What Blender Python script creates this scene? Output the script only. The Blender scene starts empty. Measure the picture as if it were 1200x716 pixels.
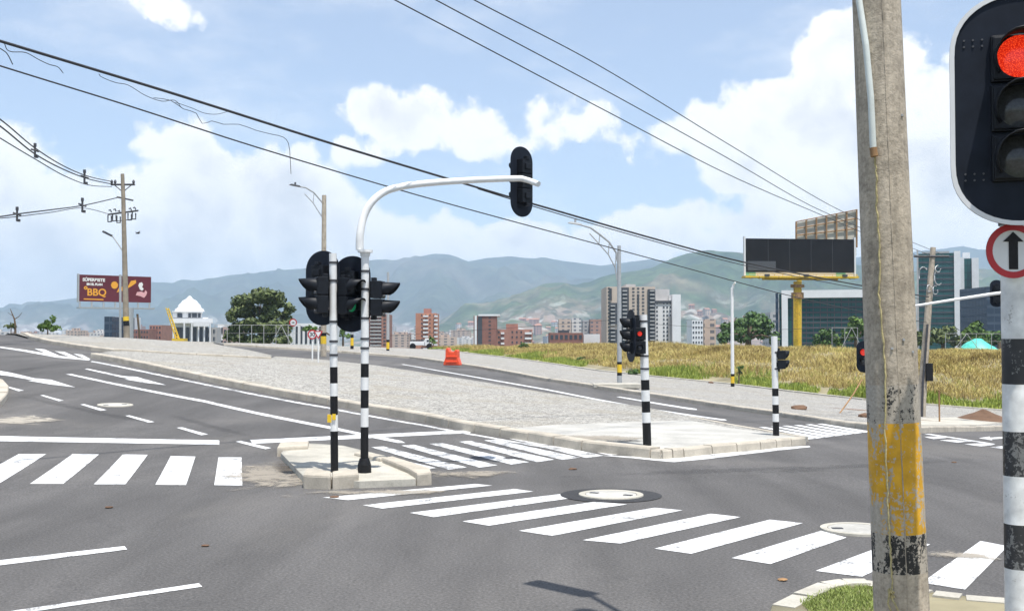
import bpy, bmesh, math, random
import numpy as np
from mathutils import Vector, Matrix, Quaternion, noise as mnoise

random.seed(7)
rng = np.random.default_rng(7)
S = bpy.context.scene
COL = S.collection
R = math.radians
PI = math.pi

# ------------------------------------------------------------------ camera
F = 1290.0
CH = 2.2
PITCH = math.atan(37 / F)
cam_d = bpy.data.cameras.new('camera')
cam = bpy.data.objects.new('camera', cam_d)
COL.objects.link(cam)
cam.location = (0, 0, CH)
cam.rotation_euler = (PI / 2 + PITCH, 0, 0)
cam_d.sensor_fit = 'HORIZONTAL'
cam_d.sensor_width = 36
cam_d.lens = 36 * F / 1200
cam_d.clip_start = 0.05
cam_d.clip_end = 60000
S.camera = cam

# ------------------------------------------------------------------ sun, sky, exposure
SUN_EL, SUN_AZ = R(72), math.atan2(0.439, -0.898)
sun_vec = Vector((math.cos(SUN_EL) * math.sin(SUN_AZ), math.cos(SUN_EL) * math.cos(SUN_AZ), math.sin(SUN_EL)))
sd = bpy.data.lights.new('sun', 'SUN')
sd.energy = 4.0
sd.angle = R(0.53)
sd.color = (1.0, 0.965, 0.91)
sun = bpy.data.objects.new('sun', sd)
COL.objects.link(sun)
sun.rotation_euler = sun_vec.to_track_quat('Z', 'Y').to_euler()
sun.location = (20, -40, 120)
S.view_settings.view_transform = 'Standard'
S.view_settings.look = 'None'
S.view_settings.gamma = 1
S.view_settings.use_curve_mapping = False
S.view_settings.exposure = 0.66
S.cycles.use_denoising = True
S.cycles.max_bounces = 6
S.cycles.volume_bounces = 1
S.cycles.transparent_max_bounces = 12


def pxdir(px, py):
    a, b = px - 600.0, 358.0 - py
    c, s = math.cos(PITCH), math.sin(PITCH)
    return Vector((a, F * c - b * s, F * s + b * c))


def at(px, py, Y):
    d = pxdir(px, py)
    return Vector((0, 0, CH)) + d * (Y / d.y)


# node helper -------------------------------------------------------
class NT:
    def __init__(s, tree):
        s.t = tree
        s.n = tree.nodes
        s.l = tree.links

    def node(s, typ, **kw):
        nd = s.n.new(typ)
        for k, v in kw.items():
            setattr(nd, k, v)
        return nd

    def put(s, sock, v):
        if v is None:
            return
        if hasattr(v, 'is_output'):
            s.l.new(v, sock)
        else:
            sock.default_value = v

    def math(s, op, a, b=None, c=None, clamp=False):
        nd = s.node('ShaderNodeMath', operation=op, use_clamp=clamp)
        s.put(nd.inputs[0], a)
        s.put(nd.inputs[1], b)
        s.put(nd.inputs[2], c)
        return nd.outputs[0]

    def vmath(s, op, a, b=None):
        nd = s.node('ShaderNodeVectorMath', operation=op)
        s.put(nd.inputs[0], a)
        s.put(nd.inputs[1], b)
        return nd.outputs[0]

    def noise(s, vec, scale, detail=4, rough=.55, dist=0.0, out=0):
        nd = s.node('ShaderNodeTexNoise')
        s.put(nd.inputs['Vector'], vec)
        nd.inputs['Scale'].default_value = scale
        nd.inputs['Detail'].default_value = detail
        nd.inputs['Roughness'].default_value = rough
        nd.inputs['Distortion'].default_value = dist
        return nd.outputs[out]

    def voro(s, vec, scale, feature='F1', out='Distance'):
        nd = s.node('ShaderNodeTexVoronoi', feature=feature)
        s.put(nd.inputs['Vector'], vec)
        nd.inputs['Scale'].default_value = scale
        return nd.outputs[out]

    def ramp(s, fac, stops, interp='LINEAR'):
        nd = s.node('ShaderNodeValToRGB')
        cr = nd.color_ramp
        cr.interpolation = interp
        while len(cr.elements) < len(stops):
            cr.elements.new(0.5)
        for e, (p, c) in zip(cr.elements, stops):
            e.position = p
            e.color = (c, c, c, 1) if isinstance(c, (int, float)) else (*c[:3], 1)
        s.put(nd.inputs[0], fac)
        return nd.outputs[0]

    def mix(s, fac, a, b, blend='MIX'):
        nd = s.node('ShaderNodeMix', data_type='RGBA', blend_type=blend)
        s.put(nd.inputs[0], fac)
        for sock, v in ((nd.inputs[6], a), (nd.inputs[7], b)):
            if isinstance(v, (tuple, list)):
                v = (*v[:3], 1)
            s.put(sock, v)
        return nd.outputs[2]

    def sstep(s, x, lo, hi):
        nd = s.node('ShaderNodeMapRange', interpolation_type='SMOOTHSTEP')
        s.put(nd.inputs[0], x)
        nd.inputs[1].default_value = lo
        nd.inputs[2].default_value = hi
        return nd.outputs[0]


# ------------------------------------------------------------------ world: nishita sky + cumulus
W = bpy.data.worlds.new('World')
S.world = W
W.use_nodes = True
W.node_tree.nodes.clear()
w = NT(W.node_tree)
sky = w.node('ShaderNodeTexSky', sky_type='NISHITA')
sky.sun_disc = False
sky.sun_elevation = SUN_EL
sky.sun_rotation = SUN_AZ
sky.altitude = 1500
sky.air_density = 1.0
sky.dust_density = 1.6
sky.ozone_density = 1.2
tc = w.node('ShaderNodeTexCoord')
dirv = tc.outputs['Generated']
sep = w.node('ShaderNodeSeparateXYZ')
w.put(sep.inputs[0], dirv)
az = w.math('ARCTAN2', sep.outputs[0], sep.outputs[1])
el = w.math('ARCSINE', sep.outputs[2])
# wobble the coordinates so that the puffs get cauliflower edges
cv = w.node('ShaderNodeCombineXYZ')
w.put(cv.inputs[0], az)
w.put(cv.inputs[1], el)
cv = cv.outputs[0]
n1 = w.noise(cv, 8.0, 9, .62, .25)
n2 = w.noise(cv, 30.0, 7, .66)
warp = w.vmath('ADD', cv, w.vmath('MULTIPLY', w.noise(cv, 22.0, 5, .6, 0, 1), (.03, .03, 0)))
vor = w.voro(warp, 24.0, 'SMOOTH_F1')
CLOUDS = [  # px, py, rx, ry, weight
    (60, 310, 200, 85, 1.35), (215, 235, 75, 80, 1.0), (235, 195, 45, 40, .8), (300, 285, 140, 85, 1.35), (345, 225, 60, 60, .9),
    (150, 270, 90, 50, .9), (10, 285, 70, 45, .8), (475, 138, 85, 42, .95), (550, 160, 58, 34, .85), (425, 178, 50, 30, .7),
    (480, 285, 110, 40, .9), (600, 285, 110, 32, .8), (730, 285, 100, 42, .9), (690, 145, 95, 42, .62), (800, 165, 115, 46, .68),
    (985, 75, 60, 60, 1.0), (1045, 90, 60, 60, .9), (940, 150, 110, 60, .95), (1070, 190, 120, 120, 1.1), (900, 205, 90, 40, .9),
    (940, 265, 150, 60, .95), (205, 8, 80, 34, .42), (262, 18, 34, 28, .3), (1150, 265, 120, 60, 1.0), (1400, 200, 200, 130, 1.0),
    (-200, 250, 200, 120, 1.0), (85, 245, 60, 20, .5), (840, 285, 60, 25, .7)]


def cloud_field(shift):
    best = None
    e2 = w.math('ADD', el, shift) if shift else el
    for (px, py, rx, ry, wt) in CLOUDS:
        d = pxdir(px, py).normalized()
        a0, e0 = math.atan2(d.x, d.y), math.asin(d.z)
        da = w.math('MULTIPLY', w.math('SUBTRACT', az, a0), F / rx)
        de = w.math('MULTIPLY', w.math('SUBTRACT', e2, e0), F / ry)
        q = w.math('ADD', w.math('MULTIPLY', da, da), w.math('MULTIPLY', de, de))
        v = w.math('SUBTRACT', wt + .34, w.math('MULTIPLY', q, .92))
        best = v if best is None else w.math('SMOOTH_MAX', best, v, .25)
    return best


base_f = cloud_field(0.0)
# free clouds over the rest of the sky, behind and above the camera
nfree = w.noise(dirv, 2.6, 6, .6)
free = w.math('MULTIPLY', w.math('SUBTRACT', nfree, .56), 3.0)
front = w.sstep(sep.outputs[1], .35, .75)
high = w.sstep(sep.outputs[2], .3, .42)
fm = w.math('MAXIMUM', w.math('SUBTRACT', 1.0, front), high)
free = w.math('SUBTRACT', w.math('MULTIPLY', free, fm), w.math('MULTIPLY', w.math('SUBTRACT', 1.0, fm), 1.0))
allf = w.math('MAXIMUM', w.math('MAXIMUM', base_f, free), -1.5)
puff = w.math('ADD', w.math('MULTIPLY', w.math('SUBTRACT', n1, .5), 2.9), w.math('MULTIPLY', w.math('SUBTRACT', n2, .5), 1.25))
puff = w.math('ADD', puff, w.math('MULTIPLY', w.math('SUBTRACT', .35, vor), 1.1))
vor2 = w.voro(w.vmath('ADD', cv, w.vmath('MULTIPLY', w.noise(cv, 55.0, 4, .6, 0, 1), (.012, .012, 0))), 62.0, 'SMOOTH_F1')
puff = w.math('ADD', puff, w.math('MULTIPLY', w.math('SUBTRACT', .35, vor2), .6))
dens = w.math('ADD', allf, puff)
mask = w.sstep(dens, .10, .52)
wisp_n = w.noise(w.vmath('MULTIPLY', cv, (1.0, 2.6, 1.0)), 5.0, 6, .62)
wisp = w.math('MULTIPLY', w.sstep(wisp_n, .46, .8), .55)
mask = w.math('MAXIMUM', mask, wisp)
# soft grey undersides: thick parts seen low down
shade_n = w.noise(w.vmath('ADD', cv, (0.0, .02, 0.0)), 11.0, 5, .6)
deep = w.sstep(w.math('ADD', dens, w.math('MULTIPLY', w.math('SUBTRACT', shade_n, .5), 4.6)), .5, 2.3)
ccol = w.mix(deep, (5.7, 5.65, 5.6), (3.9, 4.0, 4.2))
skyc = w.mix(.45, sky.outputs[0], (2.75, 3.1, 3.65))
allc = w.mix(mask, skyc, ccol)
bg = w.node('ShaderNodeBackground')
w.put(bg.inputs[0], allc)
bg.inputs[1].default_value = 0.135
wo = w.node('ShaderNodeOutputWorld')
w.l.new(bg.outputs[0], wo.inputs[0])


# ------------------------------------------------------------------ terrain
def sstep(a, b, x):
    t = min(1.0, max(0.0, (x - a) / (b - a)))
    return t * t * (3 - 2 * t)


CREST_A = [-3.0, -.8, -.465, -.411, -.374, -.349, -.31, -.2326, -.155, -.093, 0, .5, 3]
CREST_Y = [20, 60, 81, 86.6, 88, 90, 89, 99.6, 113.7, 128.8, 150, 170, 180]
VALLEY = -34.0


def crest(x, y):
    return float(np.interp(x / max(y, 1.0), CREST_A, CREST_Y))


def tz(x, y):
    s = sstep(14, 45, y)
    xc = 62 * math.tanh(x / 62.0)
    z = -0.075 * xc * s
    if y > 10:
        yc = crest(x, y)
        d = y - yc
        if d > -6:
            soft = 2.0 * math.log1p(math.exp(min(60, d / 2.0)))
            z -= 0.24 * min(soft, 400)
    return max(z, VALLEY)


def G(px, py, lift=0.0):
    d = pxdir(px, py)
    d = d / d.y
    y, last = 1.0, None
    while y < 400:
        p = Vector((0, 0, CH)) + d * y
        h = p.z - tz(p.x, p.y) - lift
        if h < 0:
            lo, hi = last, y
            for _ in range(40):
                m = (lo + hi) / 2
                p = Vector((0, 0, CH)) + d * m
                if p.z - tz(p.x, p.y) - lift < 0:
                    hi = m
                else:
                    lo = m
            p = Vector((0, 0, CH)) + d * hi
            p.z = tz(p.x, p.y)
            return p
        last = y
        y += 0.5
    return Vector((0, 0, CH)) + d * 140


# ------------------------------------------------------------------ materials
MATS = {}


def base_mat(name):
    m = bpy.data.materials.new(name)
    m.use_nodes = True
    m.node_tree.nodes.clear()
    t = NT(m.node_tree)
    b = t.node('ShaderNodeBsdfPrincipled')
    o = t.node('ShaderNodeOutputMaterial')
    t.l.new(b.outputs[0], o.inputs[0])
    MATS[name] = m
    return m, t, b


def wpos(t):
    return t.node('ShaderNodeNewGeometry').outputs['Position']


def opos(t):
    return t.node('ShaderNodeTexCoord').outputs['Object']


def bump(t, b, h, strength=.3, dist=.01):
    nd = t.node('ShaderNodeBump')
    nd.inputs['Strength'].default_value = strength
    nd.inputs['Distance'].default_value = dist
    t.put(nd.inputs['Height'], h)
    t.l.new(nd.outputs[0], b.inputs['Normal'])


def simple(name, c, rough=.6, metal=0.0, var=.18, scale=6.0, bmp=0.0, emit=None, spec=.5, world=False):
    m, t, b = base_mat(name)
    p = wpos(t) if world else opos(t)
    n = t.noise(p, scale, 5, .6)
    lo = tuple(max(0, x * (1 - var)) for x in c)
    hi = tuple(min(1, x * (1 + var)) for x in c)
    t.put(b.inputs['Base Color'], t.ramp(n, [(.3, lo), (.7, hi)]))
    b.inputs['Roughness'].default_value = rough
    b.inputs['Metallic'].default_value = metal
    b.inputs['Specular IOR Level'].default_value = spec
    if bmp:
        bump(t, b, n, bmp)
    if emit:
        b.inputs['Emission Color'].default_value = (*emit[0], 1)
        b.inputs['Emission Strength'].default_value = emit[1]
    return m


def asphalt(name, c=(.108, .103, .099)):
    m, t, b = base_mat(name)
    p = wpos(t)
    big = t.noise(p, .14, 5, .6, .6)
    mid = t.noise(t.vmath('MULTIPLY', p, (1.6, .35, 1)), .9, 5, .65, .4)
    fine = t.noise(p, 34, 4, .75)
    grit = t.voro(p, 70)
    lane = t.noise(t.vmath('MULTIPLY', p, (1.3, .12, 1)), .8, 3, .5, .3)
    c1 = t.ramp(big, [(.3, tuple(x * .80 for x in c)), (.7, tuple(x * 1.18 for x in c))])
    c2 = t.mix(t.math('MULTIPLY', t.sstep(mid, .42, .75), .55), c1, tuple(x * .72 for x in c))
    c3 = t.mix(t.math('MULTIPLY', t.sstep(big, .5, .72), .45), c2, (.16, .148, .132))
    c4 = t.mix(.75, c3, t.ramp(fine, [(.3, .45), (.5, 1.0), (.7, 1.75)]), 'MULTIPLY')
    c4 = t.mix(.8, c4, t.ramp(lane, [(.35, .82), (.65, 1.14)]), 'MULTIPLY')
    vcr = t.node('ShaderNodeTexVoronoi', feature='DISTANCE_TO_EDGE')
    t.put(vcr.inputs['Vector'], t.vmath('ADD', p, t.vmath('MULTIPLY', t.noise(p, 1.3, 4, .6, 0, 1), (1.4, 1.4, 0))))
    vcr.inputs['Scale'].default_value = .16
    crack = t.math('MULTIPLY', t.math('LESS_THAN', vcr.outputs[0], .0026), t.math('GREATER_THAN', t.noise(p, .3, 2), .52))
    c5 = t.mix(t.math('MULTIPLY', crack, .15), c4, (.04, .04, .042))
    t.put(b.inputs['Base Color'], c5)
    b.inputs['Roughness'].default_value = .88
    b.inputs['Specular IOR Level'].default_value = .25
    bump(t, b, t.math('ADD', fine, t.math('MULTIPLY', grit, .7)), .35, .006)
    return m


def road_paint(name, wear=.36):
    m, t, b = base_mat(name)
    p = wpos(t)
    n = t.noise(p, 3.0, 6, .7)
    f = t.noise(p, 42, 3, .7)
    k = t.math('ADD', n, t.math('MULTIPLY', t.math('SUBTRACT', f, .5), .55))
    msk = t.sstep(k, wear - .10, wear + .06)
    wc = t.ramp(t.noise(p, 1.2, 4), [(.3, (.58, .58, .57)), (.7, (.78, .78, .77))])
    t.put(b.inputs['Base Color'], t.mix(msk, (.19, .187, .185), wc))
    b.inputs['Roughness'].default_value = .75
    bump(t, b, f, .2, .004)
    return m


def gravel_mat(name, c=(.42, .40, .36), sc=17.0):
    m, t, b = base_mat(name)
    p = wpos(t)
    cell = t.node('ShaderNodeTexVoronoi')
    t.put(cell.inputs['Vector'], p)
    cell.inputs['Scale'].default_value = sc
    bw = t.node('ShaderNodeSeparateColor')
    t.put(bw.inputs[0], cell.outputs['Color'])
    tone = t.ramp(bw.outputs[0], [(.0, tuple(x * .42 for x in c)), (.4, tuple(x * .95 for x in c)), (.8, tuple(x * 1.25 for x in c)), (1, tuple(x * 1.5 for x in c))])
    gap = t.sstep(cell.outputs['Distance'], .42, .75)
    tone = t.mix(t.math('MULTIPLY', gap, .55), tone, (.12, .115, .10))
    big = t.noise(p, .35, 4, .6)
    tone = t.mix(t.math('MULTIPLY', t.sstep(big, .46, .66), .5), tone, (.33, .295, .23))
    mid2 = t.noise(p, 1.7, 5, .7)
    tone = t.mix(.7, tone, t.ramp(mid2, [(.3, .68), (.5, 1.0), (.72, 1.18)]), 'MULTIPLY')
    t.put(b.inputs['Base Color'], tone)
    b.inputs['Roughness'].default_value = .95
    bump(t, b, t.math('SUBTRACT', 1.0, cell.outputs['Distance']), .8, .06)
    return m


def concrete(name, c=(.52, .49, .43), stain=.5, scale=1.0):
    m, t, b = base_mat(name)
    p = wpos(t)
    n = t.noise(p, 1.1 * scale, 6, .65)
    f = t.noise(p, 26 * scale, 4, .7)
    k = t.ramp(n, [(.3, tuple(x * .72 for x in c)), (.55, c), (.75, tuple(min(.8, x * 1.15) for x in c))])
    k = t.mix(.6, k, t.ramp(f, [(.3, .75), (.55, 1.0), (.75, 1.12)]), 'MULTIPLY')
    st = t.sstep(t.noise(p, 2.7 * scale, 6, .75), .58, .72)
    k = t.mix(t.math('MULTIPLY', st, stain), k, tuple(x * .35 for x in c))
    t.put(b.inputs['Base Color'], k)
    b.inputs['Roughness'].default_value = .9
    b.inputs['Specular IOR Level'].default_value = .25
    bump(t, b, f, .3, .01)
    return m


def chipped(name, paint, under=(.36, .335, .29), amount=.5, sc=5.0, rough=.6, stretch=.45):
    m, t, b = base_mat(name)
    p = opos(t)
    n = t.noise(t.vmath('MULTIPLY', p, (1, 1, stretch)), sc, 8, .72)
    f = t.noise(p, sc * 9, 4, .7)
    k = t.math('ADD', n, t.math('MULTIPLY', t.math('SUBTRACT', f, .5), .45))
    msk = t.sstep(k, amount - .02, amount + .02)
    pc = t.ramp(t.noise(p, sc * 2.2, 5), [(.3, tuple(x * .72 for x in paint)), (.7, tuple(min(1, x * 1.12) for x in paint))])
    uc = t.ramp(f, [(.3, tuple(x * .7 for x in under)), (.7, tuple(x * 1.2 for x in under))])
    t.put(b.inputs['Base Color'], t.mix(msk, pc, uc))
    b.inputs['Roughness'].default_value = rough
    bump(t, b, k, .25, .004)
    return m


def foliage(name, dark, light, extra=None):
    m, t, b = base_mat(name)
    g = t.node('ShaderNodeNewGeometry')
    n = t.noise(g.outputs['Position'], .55, 3, .6)
    f = t.math('ADD', t.math('MULTIPLY', g.outputs['Random Per Island'], .55), t.math('MULTIPLY', n, .45))
    stops = [(.12, dark), (.75, light)]
    if extra:
        stops.append((.93, extra))
    t.put(b.inputs['Base Color'], t.ramp(f, stops))
    b.inputs['Roughness'].default_value = .6
    b.inputs['Specular IOR Level'].default_value = .3
    b.inputs['Subsurface Weight'].default_value = 0
    return m


def city_wall(name, wall, win, sx=3.2, sz=3.0, frac=(.5, .5), glassy=.2):
    """a facade whose panes are laid out as a grid on the building's own coordinates"""
    m, t, b = base_mat(name)
    tcn = t.node('ShaderNodeTexCoord')
    p = tcn.outputs['Object']
    s = t.node('ShaderNodeSeparateXYZ')
    t.put(s.inputs[0], p)
    h = t.math('ADD', s.outputs[0], s.outputs[1])
    u = t.math('FRACT', t.math('DIVIDE', h, sx))
    v = t.math('FRACT', t.math('DIVIDE', s.outputs[2], sz))
    mu = t.math('LESS_THAN', t.math('ABSOLUTE', t.math('SUBTRACT', u, .5)), frac[0] / 2)
    mv = t.math('LESS_THAN', t.math('ABSOLUTE', t.math('SUBTRACT', v, .5)), frac[1] / 2)
    nz = t.node('ShaderNodeNewGeometry')
    s2 = t.node('ShaderNodeSeparateXYZ')
    t.put(s2.inputs[0], nz.outputs['Normal'])
    side = t.math('LESS_THAN', s2.outputs[2], .5)
    k = t.math('MULTIPLY', t.math('MULTIPLY', mu, mv), side)
    n = t.noise(p, .15, 4, .6)
    wc = t.ramp(n, [(.3, tuple(x * .85 for x in wall)), (.7, tuple(min(.85, x * 1.1) for x in wall))])
    t.put(b.inputs['Base Color'], t.mix(k, wc, win))
    t.put(b.inputs['Roughness'], t.math('SUBTRACT', .85, t.math('MULTIPLY', k, .85 - glassy)))
    b.inputs['Specular IOR Level'].default_value = .14
    return m


m_asph = asphalt('asphalt')
m_patch = asphalt('fresh_asphalt', (.05, .05, .052))
m_white = road_paint('road_paint', .415)
m_worn = road_paint('worn_road_paint', .48)
m_gravel = gravel_mat('gravel')
m_walk = gravel_mat('grey_gravel', (.43, .41, .375), 22.0)
m_kerb = concrete('kerb_concrete', (.50, .45, .37), .12, 1.5)
m_plaza = concrete('plaza_concrete', (.47, .455, .415), .3, .7)
m_pale = concrete('pale_concrete', (.50, .47, .40), .3, 1.2)
def pole_mat(name, c):
    m, t, b = base_mat(name)
    p = opos(t)
    n = t.noise(p, 5.5, 7, .7)
    st = t.noise(t.vmath('MULTIPLY', p, (1, 1, .07)), 16, 5, .65)
    f = t.noise(p, 42, 4, .75)
    k = t.ramp(n, [(.3, tuple(x * .62 for x in c)), (.52, c), (.72, tuple(x * 1.25 for x in c))])
    k = t.mix(.8, k, t.ramp(st, [(.32, .72), (.5, 1.0), (.7, 1.18)]), 'MULTIPLY')
    k = t.mix(.8, k, t.ramp(f, [(.28, .55), (.5, 1.0), (.72, 1.3)]), 'MULTIPLY')
    t.put(b.inputs['Base Color'], k)
    b.inputs['Roughness'].default_value = .92
    b.inputs['Specular IOR Level'].default_value = .2
    bump(t, b, t.math('ADD', f, n), .6, .008)
    return m


m_pole = pole_mat('pole_concrete', (.44, .38, .30))
m_soil = concrete('soil', (.16, .095, .06), .5, 2.0)
m_earth = simple('earth', (.24, .21, .13), .95, var=.4, scale=.6, bmp=.3, world=True)
m_metalw = simple('white_enamel', (.74, .74, .72), .38, var=.07, scale=9)
m_black = simple('black_enamel', (.010, .010, .011), .5, var=.4, scale=20, spec=.25)
m_grime = chipped('grimy_black', (.028, .028, .030), (.17, .17, .165), .56, 7.0, .5, .5)
m_whitepole = chipped('scuffed_white', (.78, .78, .76), (.36, .35, .33), .64, 6.0, .45, .6)
m_sig = simple('signal_plastic', (.010, .012, .016), .5, var=.25, scale=14, spec=.22)
m_sigp = simple('backplate_plastic', (.012, .016, .025), .6, var=.22, scale=9, spec=.15)
m_rim = simple('rim_white', (.66, .66, .66), .5, var=.06)
m_lens = simple('dark_lens', (.045, .048, .052), .12, var=.35, scale=60)
def lamp_mat(name, c):
    m, t, b = base_mat(name)
    p = opos(t)
    v = t.voro(p, 190)
    dots = t.ramp(v, [(.15, 1.0), (.6, .55)])
    lw_ = t.node('ShaderNodeLayerWeight')
    lw_.inputs[0].default_value = .35
    edge = t.ramp(lw_.outputs['Facing'], [(.0, 1.0), (.75, .6)])
    t.put(b.inputs['Emission Color'], t.mix(t.sstep(v, .2, .6), tuple(x * 1.0 for x in c), (c[0] * .8, c[1] * .25, c[2] * .3)))
    t.put(b.inputs['Emission Strength'], t.math('MULTIPLY', t.math('MULTIPLY', dots, edge), .78))
    t.put(b.inputs['Base Color'], (.35, .01, .008, 1))
    b.inputs['Roughness'].default_value = .2
    return m


m_red = lamp_mat('red_lens_lit', (1.0, .085, .02))
m_redped = simple('red_walk_lamp', (.8, .05, .03), .3, emit=((1, .05, .03), .3))
m_greenl = simple('green_lens', (.02, .25, .10), .2, emit=((.02, .5, .2), .06))
m_redsign = simple('sign_red', (.42, .012, .018), .42, var=.08)
m_grey = simple('galvanised', (.42, .43, .43), .45, .35, var=.12, scale=8)
m_dark = simple('dark_steel', (.07, .07, .075), .5, .3, var=.3)
m_wire = simple('cable_black', (.025, .025, .027), .6)
m_yel = chipped('yellow_paint', (.70, .37, .012), (.42, .37, .30), .515, 4.6, .55, .4)
m_blk = chipped('chipped_black', (.015, .015, .015), (.40, .355, .29), .50, 6.5, .55)
m_yelplain = simple('yellow_enamel', (.72, .47, .02), .5, var=.15)
m_yelrust = chipped('yellow_rusty', (.70, .45, .03), (.22, .10, .04), .62, 1.5, .55)
m_rust = simple('rust', (.30, .17, .075), .8, var=.45, scale=3)
m_pvc = simple('pvc_pipe', (.62, .66, .62), .4, var=.08, scale=10)
m_rope = simple('rope', (.42, .36, .18), .9, var=.4, scale=60)
m_orange = simple('orange_plastic', (.80, .085, .025), .42, var=.15, scale=5)
m_teal = simple('teal_tarpaulin', (.09, .52, .42), .5, var=.25, scale=2, bmp=.4)
m_bark = simple('bark', (.12, .085, .055), .95, var=.4, scale=3, bmp=.5)
m_brick = city_wall('brick_wall', (.33, .135, .085), (.10, .09, .09), 2.0, 3.0, (.0, .0))
m_brick2 = simple('brick_plain', (.34, .165, .12), .9, var=.16, scale=.5)
m_brickd = simple('brick_dark', (.25, .11, .08), .9, var=.16, scale=.5)
m_conc2 = simple('facade_grey', (.40, .39, .38), .85, var=.1, scale=.4)
m_cream = simple('facade_cream', (.52, .43, .35), .85, var=.08, scale=.3)
m_fwhite = simple('facade_white', (.72, .72, .72), .8, var=.06, scale=.3)
m_fdark = simple('facade_dark', (.06, .064, .072), .6, var=.2, scale=.3, spec=.2)
m_win = simple('window_glass', (.035, .045, .06), .12, var=.3, scale=.5)
m_teal_glass = city_wall('curtain_wall', (.010, .045, .044), (.014, .085, .080), 3.0, 3.6, (.92, .86), .08)
m_navy_glass = city_wall('navy_curtain_wall', (.05, .07, .10), (.02, .035, .06), 3.0, 3.2, (.9, .7), .1)
m_far1 = city_wall('far_white', (.60, .57, .54), (.16, .17, .19), 4.5, 3.1, (.45, .5))
m_far2 = city_wall('far_brick', (.36, .21, .16), (.11, .10, .11), 4.2, 3.1, (.45, .45))
m_far3 = city_wall('far_grey', (.42, .41, .41), (.13, .14, .16), 4.0, 3.1, (.5, .5))
m_far4 = city_wall('far_sand', (.50, .38, .30), (.14, .13, .13), 4.6, 3.1, (.45, .5))
m_tile = simple('terracotta', (.34, .155, .09), .9, var=.3, scale=.3)
m_screen = simple('unlit_screen', (.014, .014, .016), .6, var=.25, scale=.25, spec=.12)
m_maroon = simple('maroon_print', (.115, .012, .022), .5, var=.12, scale=.3)
m_textw = simple('print_white', (.75, .74, .70), .5, var=.03)
m_texto = simple('print_orange', (.80, .36, .03), .5, var=.1)
m_textp = simple('print_pink', (.70, .38, .38), .5, var=.1)
m_leaf1 = foliage('leaf_olive', (.03, .045, .016), (.15, .185, .06), (.21, .18, .07))
m_leaf2 = foliage('leaf_deep', (.022, .052, .016), (.105, .19, .045))
m_leaf3 = foliage('leaf_fresh', (.035, .075, .014), (.12, .20, .035))
def dry_mat():
    m, t, b = base_mat('dry_grass_blade')
    g = t.node('ShaderNodeNewGeometry')
    n1_ = t.noise(g.outputs['Position'], .22, 5, .65)
    n2_ = t.noise(t.vmath('MULTIPLY', g.outputs['Position'], (1, 1, .2)), 1.1, 4, .6)
    f = t.math('ADD', t.math('ADD', t.math('MULTIPLY', n1_, .55), t.math('MULTIPLY', n2_, .45)), t.math('MULTIPLY', t.math('SUBTRACT', g.outputs['Random Per Island'], .5), .34))
    t.put(b.inputs['Base Color'], t.ramp(f, [(.26, (.12, .09, .045)), (.40, (.31, .22, .09)), (.52, (.54, .43, .15)), (.64, (.68, .56, .22)), (.74, (.38, .40, .11))]))
    b.inputs['Roughness'].default_value = .7
    b.inputs['Specular IOR Level'].default_value = .2
    return m


m_dry = dry_mat()
m_grn = foliage('green_grass_blade', (.14, .20, .03), (.40, .46, .09), (.55, .48, .18))
m_patchg = foliage('lawn_blade', (.13, .18, .04), (.36, .42, .12), (.55, .50, .26))


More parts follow.
